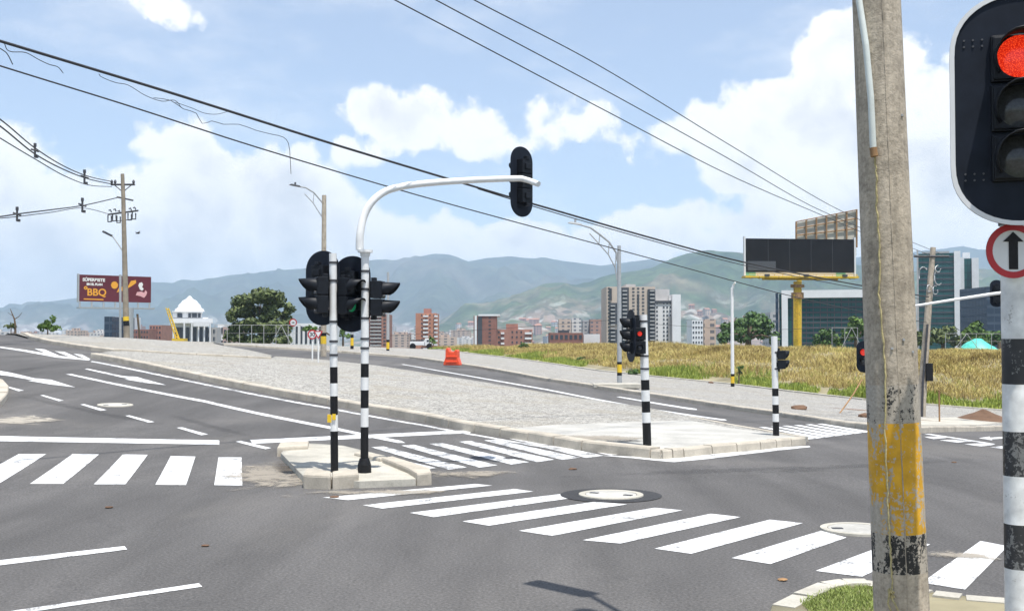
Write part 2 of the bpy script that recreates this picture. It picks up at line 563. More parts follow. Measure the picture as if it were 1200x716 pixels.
# ------------------------------------------------------------------ mesh builder
class MB:
    def __init__(s):
        s.v, s.f, s.mi, s.sm = [], [], [], []

    def add(s, verts, faces, mi=0, smooth=False):
        o = len(s.v)
        s.v += [tuple(p) for p in verts]
        for f in faces:
            s.f.append([i + o for i in f])
            s.mi.append(mi)
            s.sm.append(smooth)

    def box(s, c, d, rz=0, mi=0, rot=None, taper=1.0):
        hx, hy, hz = d[0] / 2, d[1] / 2, d[2] / 2
        q = rot if rot is not None else Matrix.Rotation(rz, 3, 'Z')
        vs = []
        for z in (-1, 1):
            k = taper if z > 0 else 1.0
            for x, y in ((-1, -1), (1, -1), (1, 1), (-1, 1)):
                vs.append(Vector(c) + q @ Vector((x * hx * k, y * hy * k, z * hz)))
        s.add(vs, [(3, 2, 1, 0), (4, 5, 6, 7), (0, 1, 5, 4), (1, 2, 6, 5), (2, 3, 7, 6), (3, 0, 4, 7)], mi)

    def tube(s, pts, rad, n=10, mi=0, caps=True, smooth=True):
        pts = [Vector(p) for p in pts]
        if not isinstance(rad, (list, tuple)):
            rad = [rad] * len(pts)
        mis = mi if isinstance(mi, (list, tuple)) else [mi] * (len(pts) - 1)
        prev = None
        rings = []
        for i, p in enumerate(pts):
            if i == 0:
                t = pts[1] - p
            elif i == len(pts) - 1:
                t = p - pts[-2]
            else:
                t = (pts[i + 1] - p).normalized() + (p - pts[i - 1]).normalized()
            t = t.normalized() if t.length > 1e-9 else Vector((0, 0, 1))
            if prev is None:
                ref = Vector((1, 0, 0)) if abs(t.x) < .9 else Vector((0, 1, 0))
                a = (ref - t * ref.dot(t)).normalized()
            else:
                a = prev - t * prev.dot(t)
                a = a.normalized() if a.length > 1e-6 else t.orthogonal().normalized()
            prev = a
            b = t.cross(a)
            rings.append([p + (a * math.cos(2 * PI * k / n) + b * math.sin(2 * PI * k / n)) * rad[i] for k in range(n)])
        for i in range(len(rings) - 1):
            vs = rings[i] + rings[i + 1]
            s.add(vs, [(k, (k + 1) % n, n + (k + 1) % n, n + k) for k in range(n)], mis[i], smooth)
        if caps:
            s.add(rings[0], [tuple(range(n - 1, -1, -1))], mis[0])
            s.add(rings[-1], [tuple(range(n))], mis[-1])

    def bar(s, a, b, r, mi=0, n=6):
        s.tube([a, b], r, n, mi)

    def prism(s, poly, o, ux, uy, depth, mi=0, smooth=False):
        """2-D outline in the plane (ux, uy) at o, thickened along ux x uy"""
        ux, uy, o = Vector(ux), Vector(uy), Vector(o)
        nrm = ux.cross(uy).normalized()
        n = len(poly)
        a = [o + ux * p[0] + uy * p[1] for p in poly]
        b = [q + nrm * depth for q in a]
        s.add(a, [tuple(range(n - 1, -1, -1))], mi)
        s.add(b, [tuple(range(n))], mi)
        s.add(a + b, [(i, (i + 1) % n, n + (i + 1) % n, n + i) for i in range(n)], mi, smooth)

    def build(s, name, mats, parent=None, loc=None, rz=None, bevel=0.0):
        me = bpy.data.meshes.new(name)
        me.from_pydata(s.v, [], s.f)
        if not isinstance(mats, (list, tuple)):
            mats = [mats]
        for m in mats:
            me.materials.append(m)
        me.polygons.foreach_set('material_index', s.mi)
        me.polygons.foreach_set('use_smooth', s.sm)
        if bevel:
            bm = bmesh.new()
            bm.from_mesh(me)
            bmesh.ops.remove_doubles(bm, verts=bm.verts, dist=1e-5)
            es = [e for e in bm.edges if len(e.link_faces) == 2 and e.calc_face_angle(0) > .6]
            bmesh.ops.bevel(bm, geom=es, offset=bevel, segments=2, profile=.6, affect='EDGES', clamp_overlap=True)
            bm.to_mesh(me)
            bm.free()
        me.update()
        ob = bpy.data.objects.new(name, me)
        COL.objects.link(ob)
        if parent is not None:
            ob.parent = parent
        if loc is not None:
            ob.location = loc
        if rz is not None:
            ob.rotation_euler = (0, 0, rz)
        return ob


def tag(o, label=None, cat=None, group=None, kind=None):
    if label:
        o['label'] = label
    if cat:
        o['category'] = cat
    if group:
        o['group'] = group
    if kind:
        o['kind'] = kind
    return o


def empty(name, loc, label, cat, group=None, rz=0):
    o = bpy.data.objects.new(name, None)
    COL.objects.link(o)
    o.location = loc
    o.rotation_euler = (0, 0, rz)
    o.empty_display_size = .3
    return tag(o, label, cat, group)


def structure(o, label, cat):
    return tag(o, label, cat, kind='structure')


def circle(r, n=24, cx=0, cy=0, a0=0, a1=2 * PI):
    full = abs(a1 - a0 - 2 * PI) < 1e-6
    k = n if full else n + 1
    return [(cx + r * math.cos(a0 + (a1 - a0) * i / n), cy + r * math.sin(a0 + (a1 - a0) * i / n)) for i in range(k)]


# draped sheets -----------------------------------------------------
def drape(name, pts, lift, mat, skirt=0.0, res=1.0):
    """a polygon laid on the terrain; cut on a shared 1 m lattice so that stacked sheets stay parallel"""
    bm = bmesh.new()
    vs = [bm.verts.new((p[0], p[1], 0)) for p in pts]
    bm.faces.new(vs)
    bmesh.ops.triangulate(bm, faces=bm.faces[:])
    xs = [p[0] for p in pts]
    ys = [p[1] for p in pts]
    for ax, lo, hi in ((0, min(xs), max(xs)), (1, min(ys), max(ys))):
        k = math.floor(lo / res) + 1
        while k * res < hi:
            co = [0, 0, 0]
            co[ax] = k * res
            no = [0, 0, 0]
            no[ax] = 1
            bmesh.ops.bisect_plane(bm, geom=bm.verts[:] + bm.edges[:] + bm.faces[:], plane_co=co, plane_no=no, dist=1e-4)
            k += 1
    bm.normal_update()
    for f in bm.faces:
        if f.normal.z < 0:
            f.normal_flip()
    for v in bm.verts:
        v.co.z = tz(v.co.x, v.co.y) + lift
    for f in bm.faces:
        f.smooth = True
    if skirt:
        be = [e for e in bm.edges if len(e.link_faces) == 1]
        ret = bmesh.ops.extrude_edge_only(bm, edges=be)
        for g in ret['geom']:
            if isinstance(g, bmesh.types.BMVert):
                g.co.z -= skirt
            elif isinstance(g, bmesh.types.BMFace):
                g.smooth = False
        bmesh.ops.recalc_face_normals(bm, faces=bm.faces[:])
    me = bpy.data.meshes.new(name)
    bm.to_mesh(me)
    bm.free()
    me.materials.append(mat)
    o = bpy.data.objects.new(name, me)
    COL.objects.link(o)
    return o


def pix(pts, lift=0.0):
    return [G(a, b, lift) for a, b in pts]


def kerb(name, line, width=.16, height=.14, stone=1.0, side=1, mat=None, label='', gap=.014):
    """kerb stones one after the other along a world polyline; side=+1 puts the body left of the direction"""
    P = [Vector((p[0], p[1])) for p in line]
    mb = MB()
    stones = []
    for a, b in zip(P, P[1:]):
        n = max(1, round((b - a).length / stone))
        stones += [(a.lerp(b, i / n), a.lerp(b, (i + 1) / n)) for i in range(n)]
    for a, b in stones:
        t = (b - a)
        if t.length < 1e-4:
            continue
        t.normalize()
        a2, b2 = a + t * gap, b - t * gap
        nn = Vector((-t.y, t.x)) * side
        jz = random.uniform(-.008, .008)
        vs = []
        for q in (a2, b2):
            z = tz(q.x, q.y)
            for (o, h) in ((-.04, -.05), (-.028, height - .03 + jz), (-.005, height + jz), (width, height + jz), (width, -.05)):
                r = q + nn * o
                vs.append((r.x, r.y, z + h))
        fs = [(0, 1, 6, 5), (1, 2, 7, 6), (2, 3, 8, 7), (3, 4, 9, 8), (4, 3, 2, 1, 0), (5, 6, 7, 8, 9)]
        if side < 0:
            fs = [tuple(reversed(f)) for f in fs]
        mb.add(vs, fs)
    return structure(mb.build(name, mat or m_kerb), label, 'kerb')


# ------------------------------------------------------------------ the ground sheet
def axis(fine_lo, fine_hi, step, lo, hi, g=1.22):
    a = list(np.arange(fine_lo, fine_hi + .001, step))
    s, v = step, fine_hi
    while v < hi:
        s *= g
        v += s
        a.append(min(v, hi))
    s, v = step, fine_lo
    while v > lo:
        s *= g
        v -= s
        a.insert(0, max(v, lo))
    return a


gx = axis(-56, 60, 2.0, -9000, 9000)
gy = axis(-6, 180, 2.0, -400, 9500)
gv, gf = [], []
for y in gy:
    for x in gx:
        gv.append((x, y, tz(x, y) - .12))
nx = len(gx)
for j in range(len(gy) - 1):
    for i in range(nx - 1):
        a = j * nx + i
        gf.append((a, a + 1, a + nx + 1, a + nx))
mgm, t, b = base_mat('valley_ground')
p = wpos(t)
n = t.noise(p, .012, 6, .65)
f = t.noise(p, .08, 5, .7)
cc = t.ramp(n, [(.35, (.04, .065, .025)), (.5, (.09, .11, .05)), (.62, (.27, .24, .21))])
t.put(b.inputs['Base Color'], t.mix(t.sstep(f, .5, .7), cc, (.25, .22, .17)))
b.inputs['Roughness'].default_value = .95
mb = MB()
mb.add(gv, gf, 0, True)
structure(mb.build('ground', mgm), 'ground running down into the wide valley', 'ground')

# road: one asphalt sheet under the whole junction, up to the crest
road_poly = [(-30, 1.5), (40, 1.5), (60, 20), (60, 95), (20, 140)]
for a in (0, -.05, -.093, -.155, -.2326, -.31, -.349, -.374, -.411, -.465, -.6):
    yc = float(np.interp(a, CREST_A, CREST_Y)) + 3
    road_poly.append((a * yc, yc))
road_poly += [(-52, 60), (-42, 20)]
structure(drape('road', road_poly, 0.0, m_asph), 'grey asphalt of the junction and its approaches', 'road')

# ------------------------------------------------------------------ gravel island, plaza, verges
near_kerb = pix([(107, 419), (191, 436), (258, 450), (315, 461), (385, 474), (457, 487), (500, 495), (557, 507), (620, 517), (683, 528), (763, 537)])
corner = pix([(763, 537), (775, 538), (787, 537), (800, 536)])
front_kerb = pix([(800, 536), (833, 532), (890, 527), (943, 521)])
isl_far = pix([(943, 521), (946, 517), (907, 511), (853, 501), (811, 492), (755, 480), (672, 468), (640, 463), (560, 449), (440, 430), (380, 423.5), (322, 419.5)])
isl_nose = pix([(318, 422), (230, 417), (134, 412)])
island = near_kerb + corner[1:-1] + front_kerb + isl_far[1:] + isl_nose
structure(drape('gravel_island', island, .105, m_gravel, .2), 'pale crushed gravel laid across the wide traffic island', 'traffic island')
plaza = pix([(598, 503), (683, 519.5), (763, 528), (787, 528.8), (833, 524), (890, 519), (934, 514.6), (936, 513), (907, 508.5), (853, 501.5), (808, 493), (735, 495), (640, 499)], .12)
structure(drape('paved_corner', plaza, .135, m_plaza), 'pale concrete paving at the tip of the gravel island', 'pavement')
kerb('kerb', near_kerb, .26, .2, 1.35, 1, label='sandy concrete kerb along the gravel island beside the left road')
kerb('kerb', front_kerb[:1] and (corner + front_kerb[1:]), .2, .17, .75, 1, label='pale segmented kerb round the paved tip of the island')
kerb('kerb', isl_far[1:5], .15, .12, 1.0, 1, label='low kerb of the paved tip beside the second crosswalk')
kerb('kerb', pix([(134, 413), (200, 417), (260, 420), (318, 423)]), .2, .2, 1.2, 1, label='low dusty kerb running through the gravel')

# far verge on the left, behind the road edge up to the crest
fl = pix([(0, 392), (35, 397.5), (58, 403), (86, 407.5), (108, 411), (134, 414)])
fl2 = pix([(200, 418.5), (260, 421.5), (318, 424)])
back = []
for a in (-.268, -.31, -.349, -.374, -.411, -.465, -.56):
    yc = float(np.interp(a, CREST_A, CREST_Y)) + 2.6
    back.append((a * yc, yc))
verge_back = pix([(318, 418), (290, 411.5), (262, 406.8), (250, 404)])
verge = [(-50, 66)] + [tuple(p[:2]) for p in fl + fl2] + [tuple(p[:2]) for p in verge_back] + back
structure(drape('gravel_verge', verge, .10, m_gravel, .2), 'gravel verge rising to the crest on the far side of the left road', 'verge')
kerb('kerb', [(-48, 68.5)] + fl, .3, .2, 1.6, 1, label='sandy kerb on the far side of the left road')

# far pavement beyond the second carriageway
fk = pix([(252, 403.5), (262, 404.8), (320, 408.6), (400, 413.5), (480, 420), (560, 431.5), (640, 446.5), (667, 450.5), (827, 475), (907, 487), (960, 495.5), (990, 500), (1018, 503.5), (1050, 506), (1078, 507.5), (1178, 504), (1300, 499)])
field_line = pix([(430, 404.5), (483, 408), (544, 414.5), (592, 420), (657, 429), (701, 436), (780, 444.5), (860, 452.5), (935, 462), (1015, 471), (1100, 478), (1180, 484), (1300, 492)])
fbk = [(-17.5, 117), (-13.5, 126)]
pav = [tuple(p[:2]) for p in fk] + [tuple(p[:2]) for p in reversed(field_line)] + [(-9.5, 133), (-15, 121), (-22, 103)]
structure(drape('far_pavement', pav, .11, m_walk, .2), 'grey gravelled pavement between the second carriageway and the dry field', 'pavement')
kerb('kerb', fk[1:], .22, .17, 1.1, 1, label='sandy kerb between the second carriageway and the far pavement')
kerb('kerb', field_line[1:], .3, .2, 2.0, -1, m_pale, label='pale concrete edging between the far pavement and the green grass')
rp = pix([(1060, 490), (1078, 498.5), (1178, 495), (1300, 491), (1300, 488), (1180, 491), (1120, 489)], .11)
structure(drape('corner_paving', rp, .117, m_pale), 'pale concrete corner paving beside the dirt heap', 'pavement')

# near grass verge with its kerb
nk = pix([(905, 722), (930, 709), (960, 696), (985, 692), (1015, 692), (1060, 700), (1095, 706), (1130, 710), (1180, 714), (1260, 722)])
nv = [tuple(p[:2]) for p in nk] + [(6.5, 5.0), (6.0, 1.5), (1.0, 1.5), (1.2, 6.0)]
structure(drape('grass_verge', nv, .085, m_earth, .2), 'near verge where the concrete pole stands', 'verge')
kerb('kerb', nk, .18, .1, 1.1, -1, m_pale, label='low pale kerb round the near grass verge')

# left pavement tip at the frame edge
lp = pix([(-60, 438), (-20, 444), (3, 451), (9, 458), (8, 466), (0, 476), (-30, 486), (-90, 492)])
structure(drape('left_pavement', lp, .13, m_plaza, .2), 'rounded pavement tip at the edge of the left road', 'pavement')
kerb('kerb', lp[1:-1], .2, .16, .7, -1, label='curved kerb of the pavement tip beside the left road')


# ------------------------------------------------------------------ road markings
def mark(name, quads, label, mat=m_white, lift=.005, cat='road marking'):
    """one painted marking per object"""
    for q in quads:
        o = drape(name, [tuple(p[:2]) for p in pix(q)], lift, mat)
        structure(o, label, cat)


def strip_quad(a, b, w0, w1):
    return [(a[0], a[1] - w0 / 2), (b[0], b[1] - w1 / 2), (b[0], b[1] + w1 / 2), (a[0], a[1] + w0 / 2)]


mark('crosswalk_stripe', [
    [(378, 583), (408, 586), (577, 569), (557, 567)], [(425, 592), (448, 596), (625, 576), (603, 573)],
    [(480, 601), (508, 606), (668, 584), (656, 579)], [(542, 611), (573, 616), (735, 591), (697, 588)],
    [(608, 622), (647, 628), (800, 598), (767, 595)], [(683, 633), (727, 637), (868, 606), (833, 602)],
    [(767, 643), (810, 649), (941, 613), (902, 609)], [(857, 654), (903, 661), (992, 630), (962, 622)],
    [(956, 669), (1010, 676), (1090, 638), (1058, 631)], [(1080, 683), (1131, 691), (1181, 640), (1149, 634)]],
    'white painted stripe of the near crosswalk')
mark('crosswalk_stripe', [
    [(-42, 566), (0, 566), (54, 532), (22, 532)], [(35, 567), (74, 567), (116, 532.5), (85, 532)],
    [(110, 567.5), (147, 567.5), (173, 533), (144, 532.5)], [(182, 568), (218, 568.5), (229, 535), (200, 534.5)],
    [(251, 568.5), (284, 569), (283, 536), (256, 536)], [(-120, 566), (-80, 566), (-8, 531), (-40, 531)]],
    'white painted stripe of the left crosswalk')
mid = []
LL = [(362, 531), (400, 527.5), (435, 525), (470, 523), (503, 521), (537, 518.5), (567, 517), (597, 515), (624, 513)]
RR = [(470, 555), (513, 550.5), (547, 549.5), (583, 547), (620, 543.5), (650, 540.5), (680, 538), (708, 535.8), (737, 533.2)]
for (a, b) in zip(LL, RR):
    mid.append([(a[0], a[1] - 1.0), (a[0] + 15, a[1] - 1.8), (b[0], b[1] - 1.9), (b[0] - 21, b[1] + .9)])
mark('crosswalk_stripe', mid, 'white painted stripe of the crosswalk behind the small median', m_worn)
farx = []
for k in range(8):
    s = k / 7
    a = (862 + 95 * s, 502.6 - 5.5 * s)
    b = (938 + 78 * s, 516 - 9.5 * s)
    farx.append([(a[0], a[1] - .5), (a[0] + 7, a[1] - .75), (b[0] + 6, b[1] - .8), (b[0] - 3, b[1] + .5)])
mark('crosswalk_stripe', farx, 'white painted stripe of the crosswalk on the second carriageway')
mark('stop_line', [[(-60, 509), (0, 511), (257, 516), (257, 521), (0, 517), (-60, 516)]], 'wide white stop line before the left crosswalk')
mark('stop_line', [[(293, 515.5), (427, 509.5), (557, 503.8), (550, 507.5), (430, 513.5), (296, 520)]], 'long white stop line before the middle crosswalk')
mark('lane_line', [[(77, 438.5), (84, 438.3), (240, 469), (385, 499.2), (470, 516.5), (475, 519), (466, 519), (383, 501.8), (238, 471.2)]], 'long solid white lane line of the left road')
mark('lane_line', [[(276, 517.5), (282, 516.5), (318, 525), (311, 526.5)]], 'short white line beside the small median')
mark('lane_dash', [[(7, 453.4), (10, 453), (28, 457.6), (22, 458.6)], [(47, 463.2), (51, 463), (75, 469.4), (69, 470.2)], [(94, 474), (99, 473.6), (125, 480.4), (118, 481.4)],
                   [(147, 487.2), (152, 486.8), (181, 494.4), (174, 495.2)], [(207, 501.2), (214, 500.8), (244, 509), (236, 510)], [(-32, 444.6), (-28, 444.4), (-14, 448), (-19, 448.6)]],
     'short white lane dash on the left road')
mark('lane_line', [[(-30, 661.5), (0, 656.5), (146, 640), (149, 644), (0, 662.5), (-30, 667)]], 'thin white line at the near left of the junction')
mark('lane_line', [[(-20, 722.5), (20, 715), (233, 683.5), (237, 687.5), (44, 716), (-10, 728)]], 'lowest thin white line at the near left of the junction')
mark('direction_arrow', [[(0, 434.6), (14, 437), (40, 443.2), (60, 445), (88, 453.8), (60, 450.6), (32, 446), (40, 445.6), (11, 440.8), (0, 439.5)]], 'white arrow on the left road nearest the pavement tip')
mark('direction_arrow', [[(99, 432.4), (103, 432), (143, 440.4), (160, 441.6), (195, 451.3), (170, 448.6), (146, 444.4), (153, 444), (141, 442)]], 'white arrow on the left road beside the solid line')
mark('edge_line', [[(0, 406.2), (30, 410), (70, 417), (106, 421.2), (104, 422.4), (66, 419), (28, 412), (0, 407.6)]], 'white edge line of the hatched wedge on the left road')
for (a, b, c, d) in (((40, 408.4), (52, 409.4), (70, 417), (56, 415)), ((64, 411.5), (76, 412.5), (92, 419.5), (82, 418.4)), ((86, 414.6), (96, 415.4), (106, 420.8), (99, 420.2))):
    mark('hatch_bar', [[a, b, c, d]], 'white hatch bar before the nose of the gravel island')
mark('edge_line', [[(108, 423), (258, 453.3), (385, 477.3), (500, 498.3), (600, 516.5), (700, 533.2), (698, 534.6), (598, 518), (498, 499.6), (383, 478.7), (256, 454.6), (106, 424)]], 'dusty white edge line along the island kerb', m_worn)
mark('edge_line', [[(700, 533.5), (740, 536.8), (765, 539.4), (790, 541.6), (830, 537.8), (950, 523.8), (948, 522.4), (830, 535.6), (790, 539.2), (766, 537.5), (742, 535)]], 'white edge line round the paved tip')
mark('lane_line', [[(470, 427), (473, 426.9), (640, 455.7), (850, 491.5), (852, 492.6), (847, 492.7), (639, 456.9)]], 'long white line on the second carriageway')
mark('lane_line', [[(722, 465), (727, 464.8), (816, 479), (817, 480.4), (810, 480)]], 'short white line on the second carriageway')
mark('yield_mark', [[(1083, 512), (1100, 511), (1110, 513), (1094, 514.5)], [(1101, 516), (1118, 514.8), (1140, 517), (1122, 518.5)], [(1130, 520.5), (1150, 519), (1168, 521), (1150, 523)],
                    [(1160, 524), (1178, 522.5), (1200, 525), (1182, 527)]], 'white broken give way mark on the right road', m_worn)
mark('lane_line', [[(1083, 508.6), (1090, 508.4), (1166, 520.2), (1164, 521)]], 'thin white line through the give way marks')
mark('direction_arrow', [[(1147, 513.4), (1160, 511.5), (1160, 512.8), (1200, 511), (1200, 513), (1162, 514.6), (1163, 516)]], 'white arrow on the right road')


# ------------------------------------------------------------------ dusty stains, dark patches and painted shadows
def dust_shade_mat(name, c, thr):
    m, t, b = base_mat(name)
    p = wpos(t)
    at_ = t.node('ShaderNodeAttribute')
    at_.attribute_name = 'fall'
    n = t.noise(p, 1.6, 7, .72, .8)
    f = t.noise(p, 30, 3, .7)
    k = t.math('ADD', t.math('ADD', n, t.math('MULTIPLY', t.math('SUBTRACT', f, .5), .35)), t.math('MULTIPLY', t.math('SUBTRACT', at_.outputs['Fac'], 1.0), .55))
    t.put(b.inputs['Alpha'], t.math('MULTIPLY', t.sstep(k, thr, thr + .22), .75))
    t.put(b.inputs['Base Color'], t.ramp(n, [(.3, tuple(x * .8 for x in c)), (.7, c)]))
    b.inputs['Roughness'].default_value = .95
    return m


m_dust = dust_shade_mat('dust', (.38, .335, .27), .22)
m_dustpale = dust_shade_mat('pale_dust', (.52, .47, .39), .18)
m_dark_patch = dust_shade_mat('dark_patch_tone', (.05, .05, .053), .30)  # dark tone for two painted signal shadows and one plain patch


def stain(name, c, rx, ry, rz, mat, label, lift):
    me = bpy.data.meshes.new(name)
    vs, fs, fall = [], [], []
    nr, na = 8, 40
    for i in range(nr + 1):
        for k in range(na):
            r = i / nr
            a = 2 * PI * k / na
            x, y = rx * r * math.cos(a), ry * r * math.sin(a)
            X, Y = c.x + x * math.cos(rz) - y * math.sin(rz), c.y + x * math.sin(rz) + y * math.cos(rz)
            vs.append((X, Y, tz(X, Y) + lift))
            fall.append(1 - r)
    for i in range(nr):
        for k in range(na):
            a, b = i * na + k, i * na + (k + 1) % na
            fs.append((a, a + na, b + na, b) if i else (a, a + na, b + na, b))
    me.from_pydata(vs, [], fs)
    at_ = me.attributes.new('fall', 'FLOAT', 'POINT')
    at_.data.foreach_set('value', fall)
    me.materials.append(mat)
    o = bpy.data.objects.new(name, me)
    COL.objects.link(o)
    return structure(o, label, 'stain')


stain('dust_stain', G(320, 558), 1.5, 3.4, .25, m_dust, 'sandy dust spilled on the asphalt beside the small median', .012)
stain('dirt_stain', G(335, 549), .55, 2.3, .22, dust_shade_mat('kerb_dirt', (.085, .07, .055), .3), 'dark dirt gathered along the left side of the small median', .017)
stain('dirt_stain', G(430, 574), 1.7, .16, .02, MATS['kerb_dirt'], 'dark dirt gathered along the front of the small median', .018)
stain('dust_stain', G(440, 577), 2.2, .55, .05, m_dust, 'dust lying before the front of the small median', .014)
stain('dust_stain', G(545, 556), 1.6, .9, .1, m_dust, 'dust on the asphalt at the right end of the small median', .016)
stain('dust_stain', G(20, 493), 1.6, 1.7, 0, m_dustpale, 'pale beige cement patch on the left road', .012)
stain('dust_stain', G(1125, 651), .75, .45, -.3, m_dust, 'chalky scuff on the asphalt between two crosswalk stripes', .012)
stain('dark_patch', G(600, 536.5), .5, .7, .1, m_dark_patch, 'painted shadow of the arm signal on the middle crosswalk', .013)  # cast shadow of the arm's signal head, painted as a dark oval
stain('dark_patch', G(527, 543.5), .5, .4, .4, m_dark_patch, 'second dark patch on the middle crosswalk', .013)  # darkens a small oval across the stripes
stain('dark_patch', G(738, 517.5, .13), 1.1, .6, .4, m_dark_patch, 'bluish painted shadow of the signal head on the paved tip beside its pole', .152)  # shadow of this pole's signal head painted onto the paving
stain('dust_stain', G(700, 514, .13), 2.2, 1.6, .3, m_dust, 'ochre dust on the paved tip of the island', .148)


m_tyre = dust_shade_mat('tyre_polish', (.045, .044, .045), .12)
for nd_ in m_tyre.node_tree.nodes:
    if nd_.type == 'MATH' and nd_.operation == 'MULTIPLY' and abs(nd_.inputs[1].default_value - .75) < 1e-6:
        nd_.inputs[1].default_value = .17
for (a_, b_, w_) in (((0, 458), (240, 506), .35), ((60, 428), (-20, 446), .5), ((180, 480), (330, 520), .3), ((640, 560), (1010, 545), .5), ((820, 560), (1180, 535), .5)):
    qa, qb = G(*a_), G(*b_)
    d_ = qb - qa
    stain('tyre_stain', (qa + qb) / 2, d_.length / 2 * 1.15, w_, math.atan2(d_.y, d_.x), m_tyre, 'faint dark tyre-polished streak on the asphalt', .0025)


# ------------------------------------------------------------------ manhole covers
def manhole(px, py, r, label, ring=True, tilt=0):
    c = G(px, py)
    if ring:
        o = drape('asphalt_ring', [(c.x + r * 1.55 * math.cos(2 * PI * k / 32), c.y + r * 1.5 * math.sin(2 * PI * k / 32)) for k in range(32)], .0085, m_patch)
        structure(o, 'dark fresh asphalt round ' + label.split(' ', 1)[0] + ' manhole', 'asphalt patch')
    e = empty('manhole_cover', (c.x, c.y, c.z), label, 'manhole cover')
    gxn, gyn = (tz(c.x + .5, c.y) - tz(c.x - .5, c.y)), (tz(c.x, c.y + .5) - tz(c.x, c.y - .5))
    e.rotation_euler = Vector((-gxn, -gyn, 1)).to_track_quat('Z', 'Y').to_euler()
    rim = MB()
    N = 40
    vs = []
    for k in range(N):
        a = 2 * PI * k / N
        for q, z in ((r, -.02), (r * .985, .024), (r * .8, .024), (r * .79, .012)):
            vs.append((q * math.cos(a), q * math.sin(a), z))
    fs = []
    for k in range(N):
        for j in range(3):
            fs.append((k * 4 + j, ((k + 1) % N) * 4 + j, ((k + 1) % N) * 4 + j + 1, k * 4 + j + 1))
    rim.add(vs, fs)
    rim.build('rim', m_pale, e)
    lid = MB()
    lid.prism(circle(r * .775, 36), (0, 0, -.01), (1, 0, 0), (0, 1, 0), .03)
    lid.build('lid', m_plaza, e)
    for s in (-1, 1):
        h = MB()
        h.box((s * r * .55, 0, .022), (.12, .07, .012))
        h.build('lifting_hole', m_dark, e)
    return e


manhole(716, 580.5, .455, 'pale round manhole cover ringed by dark asphalt near the middle of the crosswalk')
manhole(1005, 621, .42, 'pale round manhole cover beside the concrete pole on the near crosswalk', False)
manhole(135, 475, .46, 'white round manhole cover on the left road beside the lane dashes', False)

# ------------------------------------------------------------------ small median
med = pix([(329, 537), (341, 527), (362, 525), (402, 528), (450, 540), (504, 560), (487, 569), (421, 572), (357, 567)])
structure(drape('median', med, .10, m_pale, .2), 'small concrete median carrying the two signal poles', 'median')


def block(name, pxs, h, label, mat=m_kerb, slope=0.0):
    P = pix(pxs)
    mb = MB()
    mb.prism([(p.x, p.y) for p in P], (0, 0, P[0].z - .04), (1, 0, 0), (0, 1, 0), h + .04)
    o = mb.build(name, mat, bevel=.035)
    me = o.data
    for v in me.vertices:
        v.co.x += mnoise.noise(v.co * 5) * .02
        v.co.y += mnoise.noise(v.co * 5 + Vector((9, 0, 0))) * .02
        v.co.z += mnoise.noise(v.co * 4) * .012
    return tag(o, label, 'kerb stone')


block('kerb_stone', [(324, 535), (361, 532.5), (362, 526), (328, 528)], .17, 'loose pale kerb stone at the far left corner of the small median')
block('kerb_stone', [(355, 572), (388, 573.5), (389, 566.5), (358, 563.5)], .20, 'chipped kerb stone at the near left corner of the small median')
block('kerb_stone', [(389.5, 573.5), (420, 571), (420, 564.5), (390, 566.5)], .20, 'kerb stone at the front of the small median beside the ramp')
block('kerb_stone', [(478, 562), (488, 569), (505, 568), (504, 561.5), (460, 546.5), (448, 549)], .19, 'long pale kerb stone on the right side of the small median')
block('kerb_stone', [(415, 540), (446, 548), (455, 545), (424, 537)], .15, 'low kerb stone behind the arm pole on the median')


# ------------------------------------------------------------------ traffic signals
def stadium(w, h, n=22, sq=.55):
    """tall plate with strongly rounded ends"""
    r = w / 2
    rr = r * .98
    pts = []
    for k in range(n + 1):
        a = PI * k / n
        pts.append((r * math.cos(a), h / 2 - rr + rr * math.sin(a) ** .85 if math.sin(a) > 0 else h / 2 - rr))
    for k in range(n + 1):
        a = PI + PI * k / n
        pts.append((r * math.cos(a), -(h / 2 - rr) - rr * abs(math.sin(a)) ** .85))
    return pts


def visor(mb, cx, cz, r, length, y0, mi=0, n=14):
    """tunnel visor, open below, cut back at the lower lip; points to -Y"""
    a0, a1 = -R(40), PI + R(40)
    outer, inner = [], []
    for k in range(n + 1):
        a = a0 + (a1 - a0) * k / n
        up = (math.sin(a) + .65) / 1.65
        ln = length * (.30 + .70 * max(0, up) ** .7)
        x, z = math.cos(a), math.sin(a)
        dz = -.06 * ln
        outer.append(((cx + x * r, y0, cz + z * r), (cx + x * r, y0 - ln, cz + z * r + dz)))
        inner.append(((cx + x * (r - .006), y0, cz + z * (r - .006)), (cx + x * (r - .006), y0 - ln, cz + z * (r - .006) + dz)))
    m = n + 1
    vs = [q[0] for q in outer] + [q[1] for q in outer] + [q[0] for q in inner] + [q[1] for q in inner]
    fs = []
    for k in range(n):
        fs.append((k, m + k, m + k + 1, k + 1))
        fs.append((2 * m + k, 2 * m + k + 1, 3 * m + k + 1, 3 * m + k))
        fs.append((m + k, 3 * m + k, 3 * m + k + 1, m + k + 1))
    fs.append((0, 2 * m, 3 * m, m))
    fs.append((n, m + n, 3 * m + n, 2 * m + n))
    mb.add(vs, fs, mi, True)


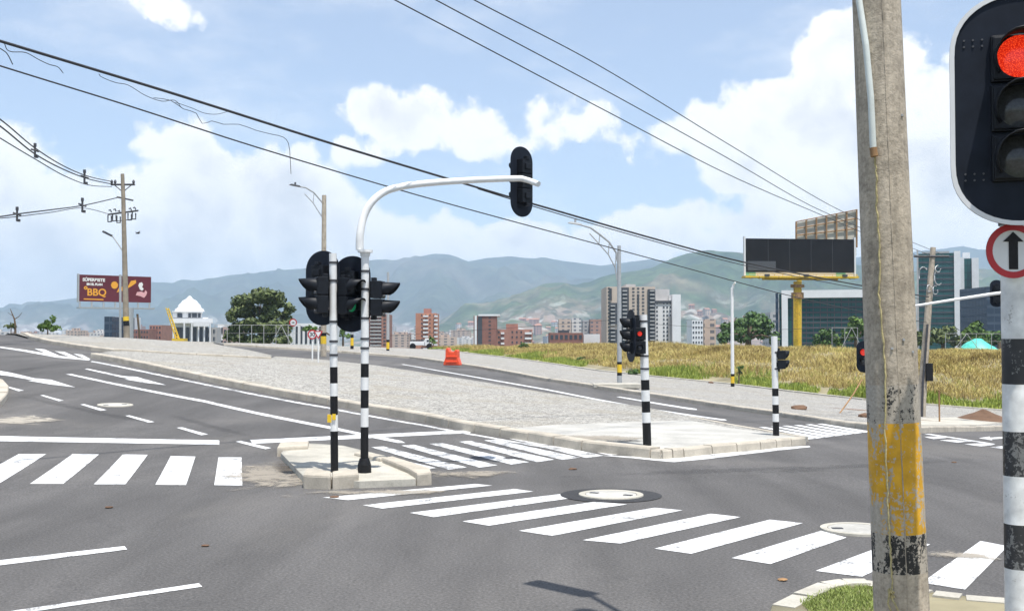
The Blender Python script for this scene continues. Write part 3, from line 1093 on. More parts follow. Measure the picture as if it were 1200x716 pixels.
def signal_head(parent, loc, rz, n=3, plate=True, lit=None, pitch=.24, lr=.098, label=None, lit_mat=None, rim=True, vis=.22, dim=(.62, 1.12)):
    mb = MB()
    H = pitch * n
    for k in range(n):
        zc = (n - 1) / 2 * pitch - k * pitch
        mb.box((0, .02, zc), (.25, .17, pitch - .012))
        mb.box((0, -.068, zc), (.235, .02, pitch - .03))
        mb.box((0, .118, zc), (.14, .03, .10))
    mb.box((0, .08, H / 2 + .02), (.08, .08, .06))
    mb.box((0, .08, -H / 2 - .02), (.08, .08, .06))
    head = mb.build('signal_head', m_sig, parent, loc, rz, bevel=.012)
    if label:
        head['label'] = label
    if plate:
        bp = MB()
        bp.prism(stadium(*dim), (0, -.028, 0), (1, 0, 0), (0, 0, 1), .012, 0)
        q = bp.build('backplate', m_sigp, head)
        if rim:
            st_o = stadium(dim[0], dim[1])
            st_i = stadium(dim[0] - .042, dim[1] - .042)
            rm = MB()
            N = len(st_o)
            vs = [(x, -.048, z) for x, z in st_o] + [(x, -.048, z) for x, z in st_i] + [(x, -.036, z) for x, z in st_o] + [(x, -.036, z) for x, z in st_i]
            fs = []
            for k in range(N):
                j = (k + 1) % N
                fs += [(k, N + k, N + j, j), (k, j, 2 * N + j, 2 * N + k), (N + k, 3 * N + k, 3 * N + j, N + j)]
            rm.add(vs, fs)
            rm.build('plate_rim', m_rim, head)
        if rim:
            me_b = None
            for sx in (-1, 1):
                for sz in (-1, 1):
                    for i in range(3):
                        for j in range(2):
                            if me_b is None:
                                bt = MB()
                                bt.tube([(0, 0, 0), (0, -.006, 0)], .005, 8)
                                me_b = bt.build('bolt', m_dark, head)
                                ob_ = me_b
                            else:
                                ob_ = me_b.copy()
                                COL.objects.link(ob_)
                            ob_.location = (sx * (.16 + .04 * i), -.0385, sz * (dim[1] / 2 - .22 - .03 * j))
    for k in range(n):
        zc = (n - 1) / 2 * pitch - k * pitch
        vb = MB()
        visor(vb, 0, zc, lr + .016, vis, -.074)
        vb.build('visor', m_sig, head)
        le = MB()
        vs, fs = [(0, -.100, zc)], []
        nr = 5
        for i in range(1, nr + 1):
            rr = lr * i / nr
            for j in range(24):
                a = 2 * PI * j / 24
                vs.append((rr * math.cos(a), -.100 + .022 * (i / nr) ** 2, zc + rr * math.sin(a)))
        for j in range(24):
            fs.append((0, 1 + j, 1 + (j + 1) % 24))
            for i in range(nr - 1):
                a, b2 = 1 + i * 24 + j, 1 + i * 24 + (j + 1) % 24
                fs.append((a, a + 24, b2 + 24, b2))
        le.add(vs, fs, 0, True)
        lo = le.build('lens', lit_mat if (k == lit and lit_mat) else m_lens, head)
        if k == lit:
            lo['label'] = 'lit lens'
    return head


def banded_pole(parent, bands, r, lean=(0, 0), n=18, name='pole', mats=(m_metalw, m_black), wob=0, r1=None):
    """bands: (z0, z1, material index) from the ground up"""
    zs = [bands[0][0]] + [b_[1] for b_ in bands]
    top = zs[-1]
    r1 = r1 or r
    pts, mi, rad = [], [], []
    pts.append((lean[0] * zs[0], lean[1] * zs[0], zs[0]))
    rad.append(r)
    for (z0, z1, m) in bands:
        k = max(1, int((z1 - z0) / .8))
        for i in range(1, k + 1):
            z = z0 + (z1 - z0) * i / k
            pts.append((lean[0] * z, lean[1] * z, z))
            rad.append(r + (r1 - r) * z / max(top, .01))
            mi.append(m)
    mb = MB()
    mb.tube(pts, rad, n, mi)
    return mb.build(name, list(mats), parent)


def clamps(parent, zs, r, name='clamp', mat=None, lean=(0, 0)):
    for z in zs:
        mb = MB()
        mb.tube([(lean[0] * z, lean[1] * z, z - .018), (lean[0] * z, lean[1] * z, z + .018)], r + .008, 16)
        mb.box((lean[0] * z, lean[1] * z + r + .02, z), (.05, .05, .03))
        mb.build(name, mat or m_dark, parent)


def bracket(parent, z, x, y):
    mb = MB()
    mb.tube([(0, 0, z), (x, y, z)], .018, 8)
    mb.build('bracket', m_dark, parent)


def zpx(p, py):
    """height above the ground point p that stands at image row py"""
    d = pxdir(600, py)
    return CH + d.z / d.y * p.y - p.z


# median pole without arm
p1 = G(392, 553, .1)
p1.z += .1
t1 = empty('traffic_light', p1, 'short striped signal pole on the small median with a yellow push button', 'traffic light')
z1 = lambda py: zpx(p1, py)
banded_pole(t1, [(-.05, z1(505), 1), (z1(505), z1(486), 0), (z1(486), z1(464), 1), (z1(464), z1(449), 0), (z1(449), z1(430), 1), (z1(430), z1(297), 0)], .060, lean=(-.012, 0))
clamps(t1, [z1(308), z1(329), z1(377), z1(400), z1(416)], .060, lean=(-.012, 0))
hx = -.27
signal_head(t1, (-.25, .16, z1(337)), PI + R(-32), 3, True, label='signal head seen from behind', rim=False, vis=.24, dim=(.70, 1.18))
signal_head(t1, (-.22, -.10, z1(346)), R(-68), 2, False, pitch=.285, lr=.105, vis=.26, label='two-lamp walk head turned to the left')
signal_head(t1, (.20, -.03, z1(347)), R(58), 2, False, pitch=.285, lr=.105, vis=.24, lit=1, lit_mat=m_greenl, label='two-lamp walk head turned to the right')
for z in (z1(331), z1(362)):
    bracket(t1, z, -.2, 0)
    bracket(t1, z, .16, 0)
btn = MB()
btn.box((-.075, -.02, z1(490)), (.06, .09, .12))
btn.box((0, -.066, z1(488)), (.05, .03, .09))
btn.build('push_button', [m_yelplain], t1)

# median pole with the mast arm
p2 = G(427, 553.5, .1)
p2.z += .1
t2 = empty('traffic_light', p2, 'tall striped signal pole on the small median whose white arm reaches over the road', 'traffic light')
z2 = lambda py: zpx(p2, py)
banded_pole(t2, [(-.05, z2(500), 1), (z2(500), z2(478), 0), (z2(478), z2(457), 1), (z2(457), z2(442), 0), (z2(442), z2(426), 1), (z2(426), z2(294), 0)], .062)
bs = MB()
bs.tube([(0, 0, -.02), (0, 0, .12), (0, 0, .22)], [.11, .105, .075], 14)
bs.build('base_collar', m_black, t2)
fl_ = MB()
fl_.tube([(0, 0, z2(296)), (0, 0, z2(293))], .12, 16)
fl_.tube([(0, 0, z2(293) - .1), (0, 0, z2(293))], [.075, .09], 16)
fl_.build('flange', m_metalw, t2)
# arm: rises, bends over and runs out to the tip
YP = p2.y


def loc2(px, py, dy=0.0):
    q = at(px, py, YP + dy)
    return q - p2


ctrl = [(421.5, 293, 0), (422, 275, 0), (426, 255, .05), (435, 238, .1), (450, 225.5, .2), (470, 219, .3), (500, 215, .55), (550, 211.5, .9), (603, 209.5, 1.2), (615, 210.5, 1.25), (631, 216, 1.0)]
am = MB()
cp = [loc2(a, b_, c_) for a, b_, c_ in ctrl]
sm_ = []
for i in range(len(cp) - 1):
    q0_, q1_, q2_, q3_ = cp[max(0, i - 1)], cp[i], cp[i + 1], cp[min(len(cp) - 1, i + 2)]
    for j in range(6):
        u_ = j / 6
        sm_.append(.5 * (2 * q1_ + (q2_ - q0_) * u_ + (2 * q0_ - 5 * q1_ + 4 * q2_ - q3_) * u_ ** 2 + (3 * q1_ - q0_ - 3 * q2_ + q3_) * u_ ** 3))
sm_.append(cp[-1])
am.tube(sm_, [.064 - .016 * i / len(sm_) for i in range(len(sm_))], 16)
am.build('mast_arm', m_metalw, t2)
signal_head(t2, loc2(613, 213, 1.55), PI + R(48), 3, True, label='signal head at the arm tip seen from behind', rim=False, vis=.2, dim=(.56, 1.20), pitch=.25)
signal_head(t2, (-.25, .18, z2(344)), PI + R(-24), 3, True, label='signal head seen from behind', rim=False, vis=.2, dim=(.68, 1.20))
signal_head(t2, (.215, .02, z2(350)), R(82), 2, False, pitch=.28, lr=.105, vis=.26, label='two-lamp walk head turned to the right')
clamps(t2, [z2(318), z2(339), z2(373), z2(397), z2(408)], .062)
for z in (z2(339), z2(365)):
    bracket(t2, z, .16, 0)

# pole on the paved tip with a red walk lamp
p3 = G(758.5, 522, .13)
p3.z += .13
t3 = empty('traffic_light', p3, 'striped signal pole on the paved tip with a red walk lamp', 'traffic light')
z3 = lambda py: zpx(p3, py)
banded_pole(t3, [(-.05, z3(495), 1), (z3(495), z3(483), 0), (z3(483), z3(470), 1), (z3(470), z3(457), 0), (z3(457), z3(445), 1), (z3(445), z3(369), 0)], .082, lean=(-.03, 0))
signal_head(t3, (-.28, -.03, z3(393.5)), R(-80), 3, True, rim=False, vis=.18, dim=(.62, 1.02), pitch=.235, label='signal head turned to the left, its plate seen edge-on')
signal_head(t3, (-.175, -.16, z3(399)), R(8), 2, False, pitch=.26, lr=.046, lit=0, lit_mat=m_redped, vis=.05, label='walk head with its red lamp on')
clamps(t3, [z3(376.5), z3(417), z3(432)], .082, lean=(-.03, 0))
bracket(t3, z3(376.5), -.33, 0)

# pole at the corner of the tip
p4 = G(909.5, 510.5, .13)
p4.z += .13
t4 = empty('traffic_light', p4, 'striped white pole at the far corner of the paved tip', 'traffic light')
z4 = lambda py: zpx(p4, py)
banded_pole(t4, [(-.05, z4(494), 1), (z4(494), z4(484.5), 0), (z4(484.5), z4(474), 1), (z4(474), z4(464), 0), (z4(464), z4(455), 1), (z4(455), z4(394), 0)], .07, lean=(-.012, 0))
signal_head(t4, (.13, 0, z4(421.5)), R(88), 2, False, pitch=.21, lr=.085, vis=.1, label='walk head in profile')
clamps(t4, [z4(413), z4(432)], .07)

# head that peeps out from behind the concrete pole, and its pole
p5 = G(1022, 494, .12)
p5.z += .12
t5 = empty('traffic_light', p5, 'far signal pole almost hidden by the big concrete pole, its red head peeping out', 'traffic light')
z5 = lambda py: zpx(p5, py)
banded_pole(t5, [(-.05, .6, 1), (.6, 1.1, 0), (1.1, 1.6, 1), (1.6, z5(398), 0)], .07)
signal_head(t5, (-.24, 0, z5(418)), R(-35), 2, True, pitch=.3, lr=.11, lit=0, lit_mat=m_redped, rim=False, vis=.16, dim=(.5, 1.05))

# small head on the leaning pole side, and the far mast arm behind the near pole
p6 = G(1189, 499, .1)
p6.z += .1
t6 = empty('traffic_light', p6, 'far signal pole whose long white arm reaches behind the concrete pole', 'traffic light')
z6 = lambda py: zpx(p6, py)
banded_pole(t6, [(-.05, .5, 1), (.5, 1.0, 0), (1.0, 1.5, 1), (1.5, z6(345), 0)], .08)
am = MB()
a6 = [at(1189, 346, p6.y) - p6, at(1176, 343, p6.y) - p6, at(1160, 345, p6.y) - p6, at(1120, 351, p6.y) - p6, at(1072, 358.5, p6.y) - p6]
am.tube(a6, [.075, .072, .068, .06, .05], 10)
am.build('mast_arm', m_metalw, t6)
signal_head(t6, at(1168, 344, p6.y + .3) - p6, PI + R(-15), 3, True, rim=False, vis=.2, dim=(.5, 1.1))

# near signal with the lit red lamp
p7 = Vector(((1193.5 - 600) / 240, 5.4, .085))
t7 = empty('traffic_light', p7, 'near signal with white-rimmed black plate and red lamp on a scuffed striped pole', 'traffic light')
z7 = lambda py: zpx(p7, py)
bands7 = [(-.05, z7(800), 1), (z7(800), z7(740), 0)]
bands7 = [(-.05, z7(665), 0), (z7(665), z7(613), 1), (z7(613), z7(557), 0), (z7(557), z7(505), 1), (z7(505), z7(450), 0), (z7(450), z7(397), 1), (z7(397), z7(-14), 0)]
banded_pole(t7, bands7, .068, mats=(m_whitepole, m_grime), n=28)
signal_head(t7, ((1200 - 600) * 5.17 / F - p7.x, -.20, CH + pxdir(600, 127).z / pxdir(600, 127).y * 5.17 - p7.z), R(-17), 3, True, lit=0, lit_mat=m_red, pitch=.236, lr=.100, dim=(.61, 1.11), vis=.15, label='black three-lamp head with the red lamp lit')
clamps(t7, [z7(260), z7(0)], .068)
for z in (z7(30), z7(225)):
    bracket(t7, z, 0, -.12)
# its sign
sg = empty('traffic_sign', p7 + Vector(((1188 - 600) * 5.285 / F - p7.x, -.115, z7(296.5))), 'round red-rimmed sign with a black upward arrow under the near signal', 'road sign')
mb = MB()
mb.prism(circle(.131, 40), (0, 0, 0), (1, 0, 0), (0, 0, 1), .004)
mb.build('plate', m_rim, sg)
o_, i_ = circle(.131, 40), circle(.100, 40)
mb = MB()
mb.add([(x, -.006, z) for x, z in o_] + [(x, -.006, z) for x, z in i_] + [(x, -.001, z) for x, z in o_], [f_ for k in range(40) for f_ in ((k, 40 + k, 40 + (k + 1) % 40, (k + 1) % 40), (k, (k + 1) % 40, 80 + (k + 1) % 40, 80 + k))])
mb.build('red_border', m_redsign, sg)
mb = MB()
mb.prism([(-.022, -.088), (.022, -.088), (.022, .045), (.050, .045), (0, .092), (-.050, .045), (-.022, .045)], (0, -.0055, 0), (1, 0, 0), (0, 0, 1), .0015)
mb.build('arrow', m_black, sg)
mb = MB()
mb.tube([(0.028, .02, 0), (.028, .07, 0)], .02, 8)
mb.build('fixing', m_dark, sg)

# ------------------------------------------------------------------ near concrete pole
PX, PY = (1052.5 - 600) / 208, 6.2
pole_e = empty('utility_pole', (PX, PY, .08), 'big weathered concrete pole in front with chipped black and yellow bands', 'utility pole')
pz = lambda py: CH + pxdir(600, py).z / pxdir(600, py).y * PY - .08
lean = ((1030 - 1052) / 208 / (pz(0) - pz(700)), 0)
def ptx(z):
    return lean[0] * (z - pz(700))
zsb = [(-.2, pz(667), 0), (pz(667), pz(622), 2), (pz(622), pz(494), 1), (pz(494), pz(450), 3), (pz(450), 9.2, 0)]
pts, rad, mi = [], [], []
for (z0, z1_, m) in zsb:
    k = max(2, int((z1_ - z0) / .25))
    for i in range(0 if not pts else 1, k + 1):
        z = z0 + (z1_ - z0) * i / k
        pts.append((ptx(z), 0, z))
        rad.append(.152 - .0052 * z)
        if len(pts) > 1:
            mi.append(m)
mb = MB()
mb.tube(pts, rad, 40, mi)
m_blk2 = chipped('worn_black', (.018, .018, .018), (.40, .355, .29), .455, 7.5, .6)
po = mb.build('shaft', [m_pole, m_yel, m_blk, m_blk2], pole_e)
# seam: a raised mould line facing the camera
mb = MB()
seam = []
z = -.1
while z < 9:
    r_ = .152 - .0052 * z
    a_ = -PI / 2 - .10
    seam.append((ptx(z) + r_ * math.cos(a_) + random.uniform(-.0015, .0015), r_ * math.sin(a_), z))
    z += .06
mb.tube(seam, [random.uniform(.0015, .0042) for _ in seam], 5)
mb.build('mould_seam', m_pole, pole_e)
# studs
mb = MB()
for (px_, py_) in ((1051, 140), (1048, 398), (1060, 412), (1035, 408), (1072, 320), (1070, 190)):
    z = pz(py_)
    xx = (px_ - 600) / 208 - PX
    r_ = .152 - .0052 * z
    dx = xx - ptx(z)
    if abs(dx) < r_:
        mb.box((xx, -math.sqrt(r_ * r_ - dx * dx) - .002, z), (.012, .012, .012))
mb.build('studs', m_grey, pole_e)


def on_pole(px_, py_, off=.012):
    z = pz(py_)
    r_ = .152 - .0052 * z
    xx = (px_ - 600) / 208 - PX - ptx(z)
    xx = max(-r_ * .985, min(r_ * .985, xx))
    return Vector((PX + ptx(z) + xx * (1 + off / r_), PY - math.sqrt(max(1e-6, r_ * r_ - xx * xx)) - off, .08 + z))


mb = MB()
mb.tube([on_pole(1005, -60, .02), on_pole(1007, 0, .02), on_pole(1013, 60, .022), on_pole(1017, 120, .022), on_pole(1019, 178, .022)], .018, 12)
tag(mb.build('conduit_pipe', m_pvc), 'white plastic conduit strapped down the side of the big concrete pole', 'pipe')
mb = MB()
mb.tube([on_pole(1019, 178, .022), on_pole(1020, 188, .022)], .021, 10)
tag(mb.build('pipe_coupling', m_rust), 'rusty coupling at the lower end of the white conduit', 'pipe fitting')
mb = MB()
rp_ = [(1020, 188), (1021.5, 215), (1021, 240), (1023, 275), (1024, 310), (1023, 345), (1027, 400), (1029, 440), (1028, 500), (1030, 560), (1031, 600), (1033, 650), (1034.5, 688)]
rp3 = []
for (a, b_), (c_, d_) in zip(rp_, rp_[1:]):
    for k in range(8):
        s = k / 8
        rp3.append(on_pole(a + (c_ - a) * s + random.uniform(-.6, .6), b_ + (d_ - b_) * s, .008))
mb.tube(rp3, [random.uniform(.0045, .0065) for _ in rp3], 6)
kn = on_pole(1032, 690, .014)
for k in range(6):
    a = random.uniform(0, 6)
    mb.tube([kn, kn + Vector((.025 * math.cos(a), -.012, .03 * math.sin(a))), kn + Vector((.01 * math.cos(a + 2), -.015, .035 * math.sin(a + 1)))], .006, 5)
mb.tube([kn, on_pole(1031, 700, .02), on_pole(1036, 716, .02), on_pole(1041, 735, .02), on_pole(1043, 715, .02), on_pole(1037, 700, .02), kn], .0055, 6)
tag(mb.build('rope', m_rope), 'thin frayed yellowish rope tied down the big concrete pole', 'rope')
# street-light bracket at the top of this pole (its shadow lies on the road)
ZL = 5.6
sl = empty('street_light', (PX + ptx(ZL), PY, ZL), 'street light bracket high on the big concrete pole', 'street light')
dv = Vector((1.47 - PX - ptx(ZL), 7.82 - PY, 0))
mb = MB()
mb.tube([dv * .07, dv * .5 + Vector((0, 0, .06)), dv + Vector((0, 0, .08))], .03, 10)
mb.build('arm', m_grey, sl)
mb = MB()
qv = Matrix.Rotation(math.atan2(.56, -.55), 3, 'Z')
mb.box(dv + qv @ Vector((.33, 0, .1)), (.74, .22, .10), rot=qv)
mb.build('luminaire', m_grey, sl, bevel=.03)


# ------------------------------------------------------------------ street lamps and far poles
def lamp_post(px, py_b, py_t, label, r, arm_px=None, bands=(), name='street_lamp', mat=m_grey, lift=.11, lean=0.0, head=True, double=True):
    p = G(px, py_b, lift)
    p.z += lift
    e = empty(name, p, label, 'street lamp')
    zz = lambda py: zpx(p, py)
    top = zz(py_t)
    if bands:
        bb = []
        last = -.1
        for (y0, y1, m) in bands:
            if zz(y0) > last:
                bb.append((last, zz(y0), 0))
            bb.append((zz(y0), zz(y1), m))
            last = zz(y1)
        bb.append((last, top, 0))
    else:
        bb = [(-.1, top, 0)]
    banded_pole(e, bb, r, mats=(mat, m_black, m_yelplain), lean=(lean, 0), r1=r * .72)
    if arm_px:
        L = [at(a, b_, p.y + c_) - p for a, b_, c_ in arm_px]
        mb = MB()
        mb.tube(L, [.05] * (len(L) - 1) + [.04], 8)
        if double:
            drop = (L[0].z - L[1].z) * 0 - .9
            M2 = [q + Vector((-.05, 0, drop * (1 - i / (len(L) - 1)) ** .7)) for i, q in enumerate(L[:-1])]
            mb.tube(M2, .03, 8)
            for i in range(0, len(M2) - 1):
                mb.bar(L[i], M2[i], .025)
        mb.build('arm', m_grey, e)
        hd = MB()
        d = (L[-1] - L[-2]).normalized()
        ang = math.atan2(d.y, d.x)
        q = Matrix.Rotation(ang, 3, 'Z') @ Matrix.Rotation(-.12, 3, 'Y')
        hd.box(L[-1] + q @ Vector((.2, 0, .02)), (.75, .26, .09), rot=q, taper=.75)
        hd.tube([L[-1] + q @ Vector((.2, 0, .08)), L[-1] + q @ Vector((.2, 0, .22))], .06, 8)
        hd.build('lamp_head', m_dark if px < 400 else m_grey, e)
    return e


lamp_post(726, 452, 288, 'street lamp on the far pavement with a curved double arm and yellow band', .13,
          [(724, 308, 0), (722, 296, 0), (714, 284, -.2), (703, 275, -.4), (692, 267, -.6), (678, 263, -.8)], [(452 - 6, 442, 0), (440, 436.5, 1), (436.5, 427, 2), (427, 424, 1)])
mb = MB()
pb = G(722, 454, .11)
mb.box((pb.x, pb.y, pb.z + .2), (2.3, 1.2, .22))
tag(mb.build('concrete_footing', m_pale, bevel=.03), 'concrete footing slab at the foot of the lamp with the double arm', 'footing')
lamp_post(858.5, 453, 337, 'pale tapered lamp post with yellow band beside the green grass', .12, None, [(453, 449, 1), (449, 441, 2), (441, 438, 1)], mat=m_metalw, head=False, double=False)
mb = MB()
l2 = bpy.data.objects['street_lamp.001']
yl2 = l2.location.y
mb.tube([at(858.7, 338, yl2) - l2.location, at(859.4, 334, yl2) - l2.location, at(861.5, 331, yl2 - .3) - l2.location], [.085, .07, .05], 8)
mb.build('lamp_head', m_metalw, l2)
lamp_post(379, 416, 229, 'concrete lamp post behind the median signals with a thin lattice arm', .20,
          [(378, 238, 0), (368, 226, -.3), (358, 220, -.6), (349, 218.5, -.9)], [(416, 404, 0), (403, 394, 2), (394, 390, 1)], mat=m_pole, double=True)
lamp_post(454.5, 411, 319, 'thin far lamp post with yellow and black bands right of the median', .15, None, [(411, 409, 1), (409, 401, 2), (401, 398, 1)], mat=m_grey)
lamp_post(412.5, 409, 335, 'far banded post hidden between the two median signals', .15, None, [(409, 405, 1), (405, 396, 2), (396, 392, 1)], mat=m_grey)

# utility pole on the left with cross-arms
YU = 92.0
ub = at(148.5, 395, YU)
ue = empty('utility_pole', ub, 'tall utility pole with cross-arms, insulators and a small lamp before the maroon billboard', 'utility pole')
U = lambda px, py, dy=0.0: at(px, py, YU + dy) - ub
mb = MB()
pts = [U(148.5, 400), U(148.3, 386), U(148.2, 382), U(147.8, 376), U(147.5, 371), U(146.5, 320), U(144.5, 230), U(143.5, 204)]
mb.tube(pts, [.26, .26, .26, .25, .25, .22, .17, .15], 12, [0, 0, 1, 2, 0, 0, 0])
mb.build('shaft', [simple('weathered_pole', (.26, .22, .165), .9, var=.3, scale=1.5), m_black, m_yelplain], ue)


def crossarm(a, b_, r=.07):
    mb = MB()
    mb.bar(U(*a), U(*b_), r)
    mb.build('crossarm', m_dark, ue)


crossarm((130, 216.5), (158, 216.5), .09)
crossarm((137, 231), (156, 235), .08)
crossarm((127, 251.5), (162, 247), .08)
for (a, b_) in (((134, 217), (142.5, 224)), ((154, 217), (145.5, 224))):
    mb = MB()
    mb.bar(U(*a), U(*b_), .04)
    mb.build('brace', m_dark, ue)
for px_ in (131, 135, 156.5):
    mb = MB()
    mb.tube([U(px_, 216), U(px_, 213.5), U(px_, 211)], [.05, .13, .06], 8)
    mb.build('insulator', m_dark, ue)
for (px_, py_) in ((127.5, 256), (133, 255), (138, 257), (151, 254), (156, 253)):
    mb = MB()
    mb.tube([U(px_ - 1, py_ - 4), U(px_ - 1, py_ + 4), U(px_ + 3, py_ + 4), U(px_ + 3, py_ - 3)], .06, 6)
    mb.tube([U(px_, py_ - 9), U(px_ + 2, py_ - 10), U(px_ + 3, py_ - 7)], .06, 6)
    mb.build('cutout_fuse', m_dark, ue)
mb = MB()
mb.tube([U(129, 259.5), U(144, 258.5), U(158, 256.5)], .035, 6)
mb.build('lower_rail', m_dark, ue)
mb = MB()
mb.tube([U(145.5, 297), U(139, 287), U(134, 280), U(131, 276.5)], .05, 8)
mb.build('lamp_arm', m_grey, ue)
mb = MB()
d_ = (U(121, 271.5) - U(131, 276.5)).normalized()
q = d_.to_track_quat('X', 'Z').to_matrix()
mb.box((U(121, 271.5) + U(131, 276.5)) / 2, (.85, .3, .16), rot=q)
mb.build('lamp_head', m_dark, ue)
mb = MB()
mb.tube([at(141, 396, 96), at(141, 322, 96)], .11, 8)
tag(mb.build('steel_pole', m_grey), 'slim grey pole just left of the tall utility pole', 'pole')
mb = MB()
mb.tube([at(164, 398, 100), at(161, 368, 100)], .10, 6)
tag(mb.build('wooden_post', m_bark), 'dark leaning post right of the tall utility pole', 'post')

# leaning pole at the right
pr = G(1080, 488, .11)
re_ = empty('utility_pole', pr, 'leaning grey pole with curled cables seen between the concrete pole and the signal', 'utility pole')
V = lambda px, py, dy=0.0: at(px, py, pr.y + dy) - pr
mb = MB()
mb.tube([V(1079.5, 492), V(1082, 440), V(1088, 360), V(1093.5, 290)], [.17, .165, .14, .11], 14)
mb.build('shaft', m_pole, re_)
mb = MB()
mb.tube([V(1080.5, 488, -.19), V(1081.5, 450, -.19), V(1084, 420, -.2), V(1087, 380, -.2)], .05, 8)
mb.build('cable_riser', m_dark, re_)
mb = MB()
mb.bar(V(1071, 300.5, -.1), V(1112, 300.5, -.1), .05)
mb.build('crossarm', m_dark, re_)
for (cx, cy, rx, ry, a0_, a1_) in ((1082, 322, 5, 9, 2.6, 5.6), (1100, 325, 5, 9, .9, 4.2), (1096, 340, 3, 5, 0, 5.2), (1089, 338, 3, 4, 1, 6), (1099, 315, 3, 4, 0, 5)):
    mb = MB()
    mb.tube([V(cx + rx * math.cos(a0_ + (a1_ - a0_) * a / 9) + random.uniform(-.5, .5), cy + ry * math.sin(a0_ + (a1_ - a0_) * a / 9), -.15 + .05 * math.sin(a)) for a in range(10)], .024, 6)
    mb.build('cable_coil', m_grey, re_)
mb = MB()
mb.box(V(1088, 436, -.1), (.28, .3, .75))
mb.build('cabinet', m_black, re_)
mb = MB()
a_ = G(1101, 494, .11)
mb.tube([a_, at(1100.5, 457, a_.y)], .035, 8)
tag(mb.build('steel_stake', m_rust), 'thin rusty stake on the pavement beside the leaning pole', 'stake')
mb = MB()
a_ = G(984, 484, .11)
mb.tube([a_ + Vector((0, 0, .1)), at(1000, 462, a_.y + 1.0), at(1010, 445, a_.y + 2.0)], .03, 6)
tag(mb.build('guy_wire', m_rust), 'dotted rusty guy wire running up from the far pavement', 'guy wire')


# ------------------------------------------------------------------ overhead cables
def cable(pts, r, label, n=40, name='power_cable'):
    """pts: (px, py, depth); a smooth curve through them in space"""
    P = [at(*q) for q in pts]
    inv = [1 / q[2] for q in pts]
    out = []
    for i in range(len(P) - 1):
        p0 = P[max(0, i - 1)]
        p1_, p2_ = P[i], P[i + 1]
        p3_ = P[min(len(P) - 1, i + 2)]
        k = max(2, n // (len(P) - 1))
        l1 = (p2_ - p1_).length
        t1_ = (p2_ - p0) * (l1 / max(1e-6, (p2_ - p0).length)) if i else (p2_ - p1_)
        t2_ = (p3_ - p1_) * (l1 / max(1e-6, (p3_ - p1_).length)) if i < len(P) - 2 else (p2_ - p1_)
        for j in range(k):
            s = j / k
            h00, h10, h01, h11 = 2 * s**3 - 3 * s**2 + 1, s**3 - 2 * s**2 + s, -2 * s**3 + 3 * s**2, s**3 - s**2
            out.append(p1_ * h00 + t1_ * h10 + p2_ * h01 + t2_ * h11)
    out.append(P[-1])
    mb = MB()
    mb.tube(out, r, 6)
    return tag(mb.build(name, m_wire), label, 'cable')


def dpt(px, px0, y0, px1, y1):
    s = (px - px0) / (px1 - px0)
    return 1 / ((1 - s) / y0 + s / y1)


def wire(pxpy, px0, y0, px1, y1, r, label, **kw):
    return cable([(a, b_, dpt(a, px0, y0, px1, y1)) for a, b_ in pxpy], r, label, **kw)


YR = pr.y
wire([(-60, 30), (0, 48.5), (200, 109), (400, 172), (600, 232), (640, 243.5), (760, 278), (870, 307), (1000, 333), (1088, 348)], 0, 17, 1090, YR, .024, 'thick black cable crossing the sky from the upper left down to the right')
wire([(560, 221.5), (640, 246.5), (760, 281), (870, 310.5), (1000, 337), (1088, 352)], 0, 17, 1090, YR, .012, 'thin black cable running just below the thick one')
wire([(-60, 58), (0, 77.5), (150, 124), (300, 172.5), (490, 229), (690, 283.5), (800, 313), (915, 344), (1000, 363), (1086, 378)], 0, 17, 1090, YR, .013, 'lower black cable crossing the sky from the upper left')
wire([(430, -16), (462, 0), (700, 125), (850, 203), (960, 251), (1075, 300)], 460, 16, 1090, YR, .010, 'lowest of the three black cables at the upper right')
wire([(480, -17), (510, 0), (700, 101), (850, 184), (960, 246), (1092, 300)], 460, 16, 1090, YR, .010, 'middle one of the three black cables at the upper right')
wire([(530, -14), (555, 0), (700, 76), (850, 167), (985, 247), (1108, 300)], 460, 16, 1090, YR, .010, 'topmost of the three black cables at the upper right')
# left bundle to the utility pole
wire([(-40, 115), (0, 140), (40, 173), (75, 195), (104, 207), (131, 213)], -40, 45, 131, YU, .035, 'upper cable sagging to the tall utility pole on the left')
wire([(-40, 122), (0, 148), (40, 180), (75, 199), (104, 210), (131, 216)], -40, 45, 131, YU, .04, 'middle cable sagging to the tall utility pole on the left')
wire([(-40, 137), (0, 162), (40, 186), (75, 206), (104, 217), (131, 219)], -40, 45, 131, YU, .03, 'lower cable sagging to the tall utility pole on the left')
wire([(-40, 257), (0, 254), (20, 251), (60, 246), (97, 241), (137, 232)], -40, 50, 137, YU, .04, 'nearly level cable reaching the second cross-arm of the tall utility pole')
wire([(-40, 258.5), (0, 256), (20, 254), (60, 249), (97, 244), (128, 251)], -40, 50, 137, YU, .025, 'nearly level lower cable reaching the third cross-arm of the tall utility pole')
for (a, b_, Y, l) in ((41, 177, 60, 'cable spacer nearest the edge on the upper left cables'), (99, 208, 76, 'cable spacer close to the tall utility pole'), (20, 251.5, 62, 'cable spacer at the left end of the level cables'), (96.5, 241, 76, 'cable spacer on the level cables near the tall utility pole')):
    e = empty('cable_spacer', at(a, b_, Y), l, 'cable spacer', 'spacers clamped on the left cables')
    k = Y / F
    mb = MB()
    mb.bar((0, 0, -8 * k), (0, 0, 8 * k), 1.3 * k)
    mb.bar((-4.5 * k, 0, 2 * k), (4.5 * k, 0, -1 * k), 1.2 * k)
    mb.box((0, 0, 7 * k), (2.6 * k, 2.6 * k, 4 * k))
    mb.box((2 * k, 0, -7 * k), (3 * k, 3 * k, 3 * k))
    mb.build('frame', m_dark, e)
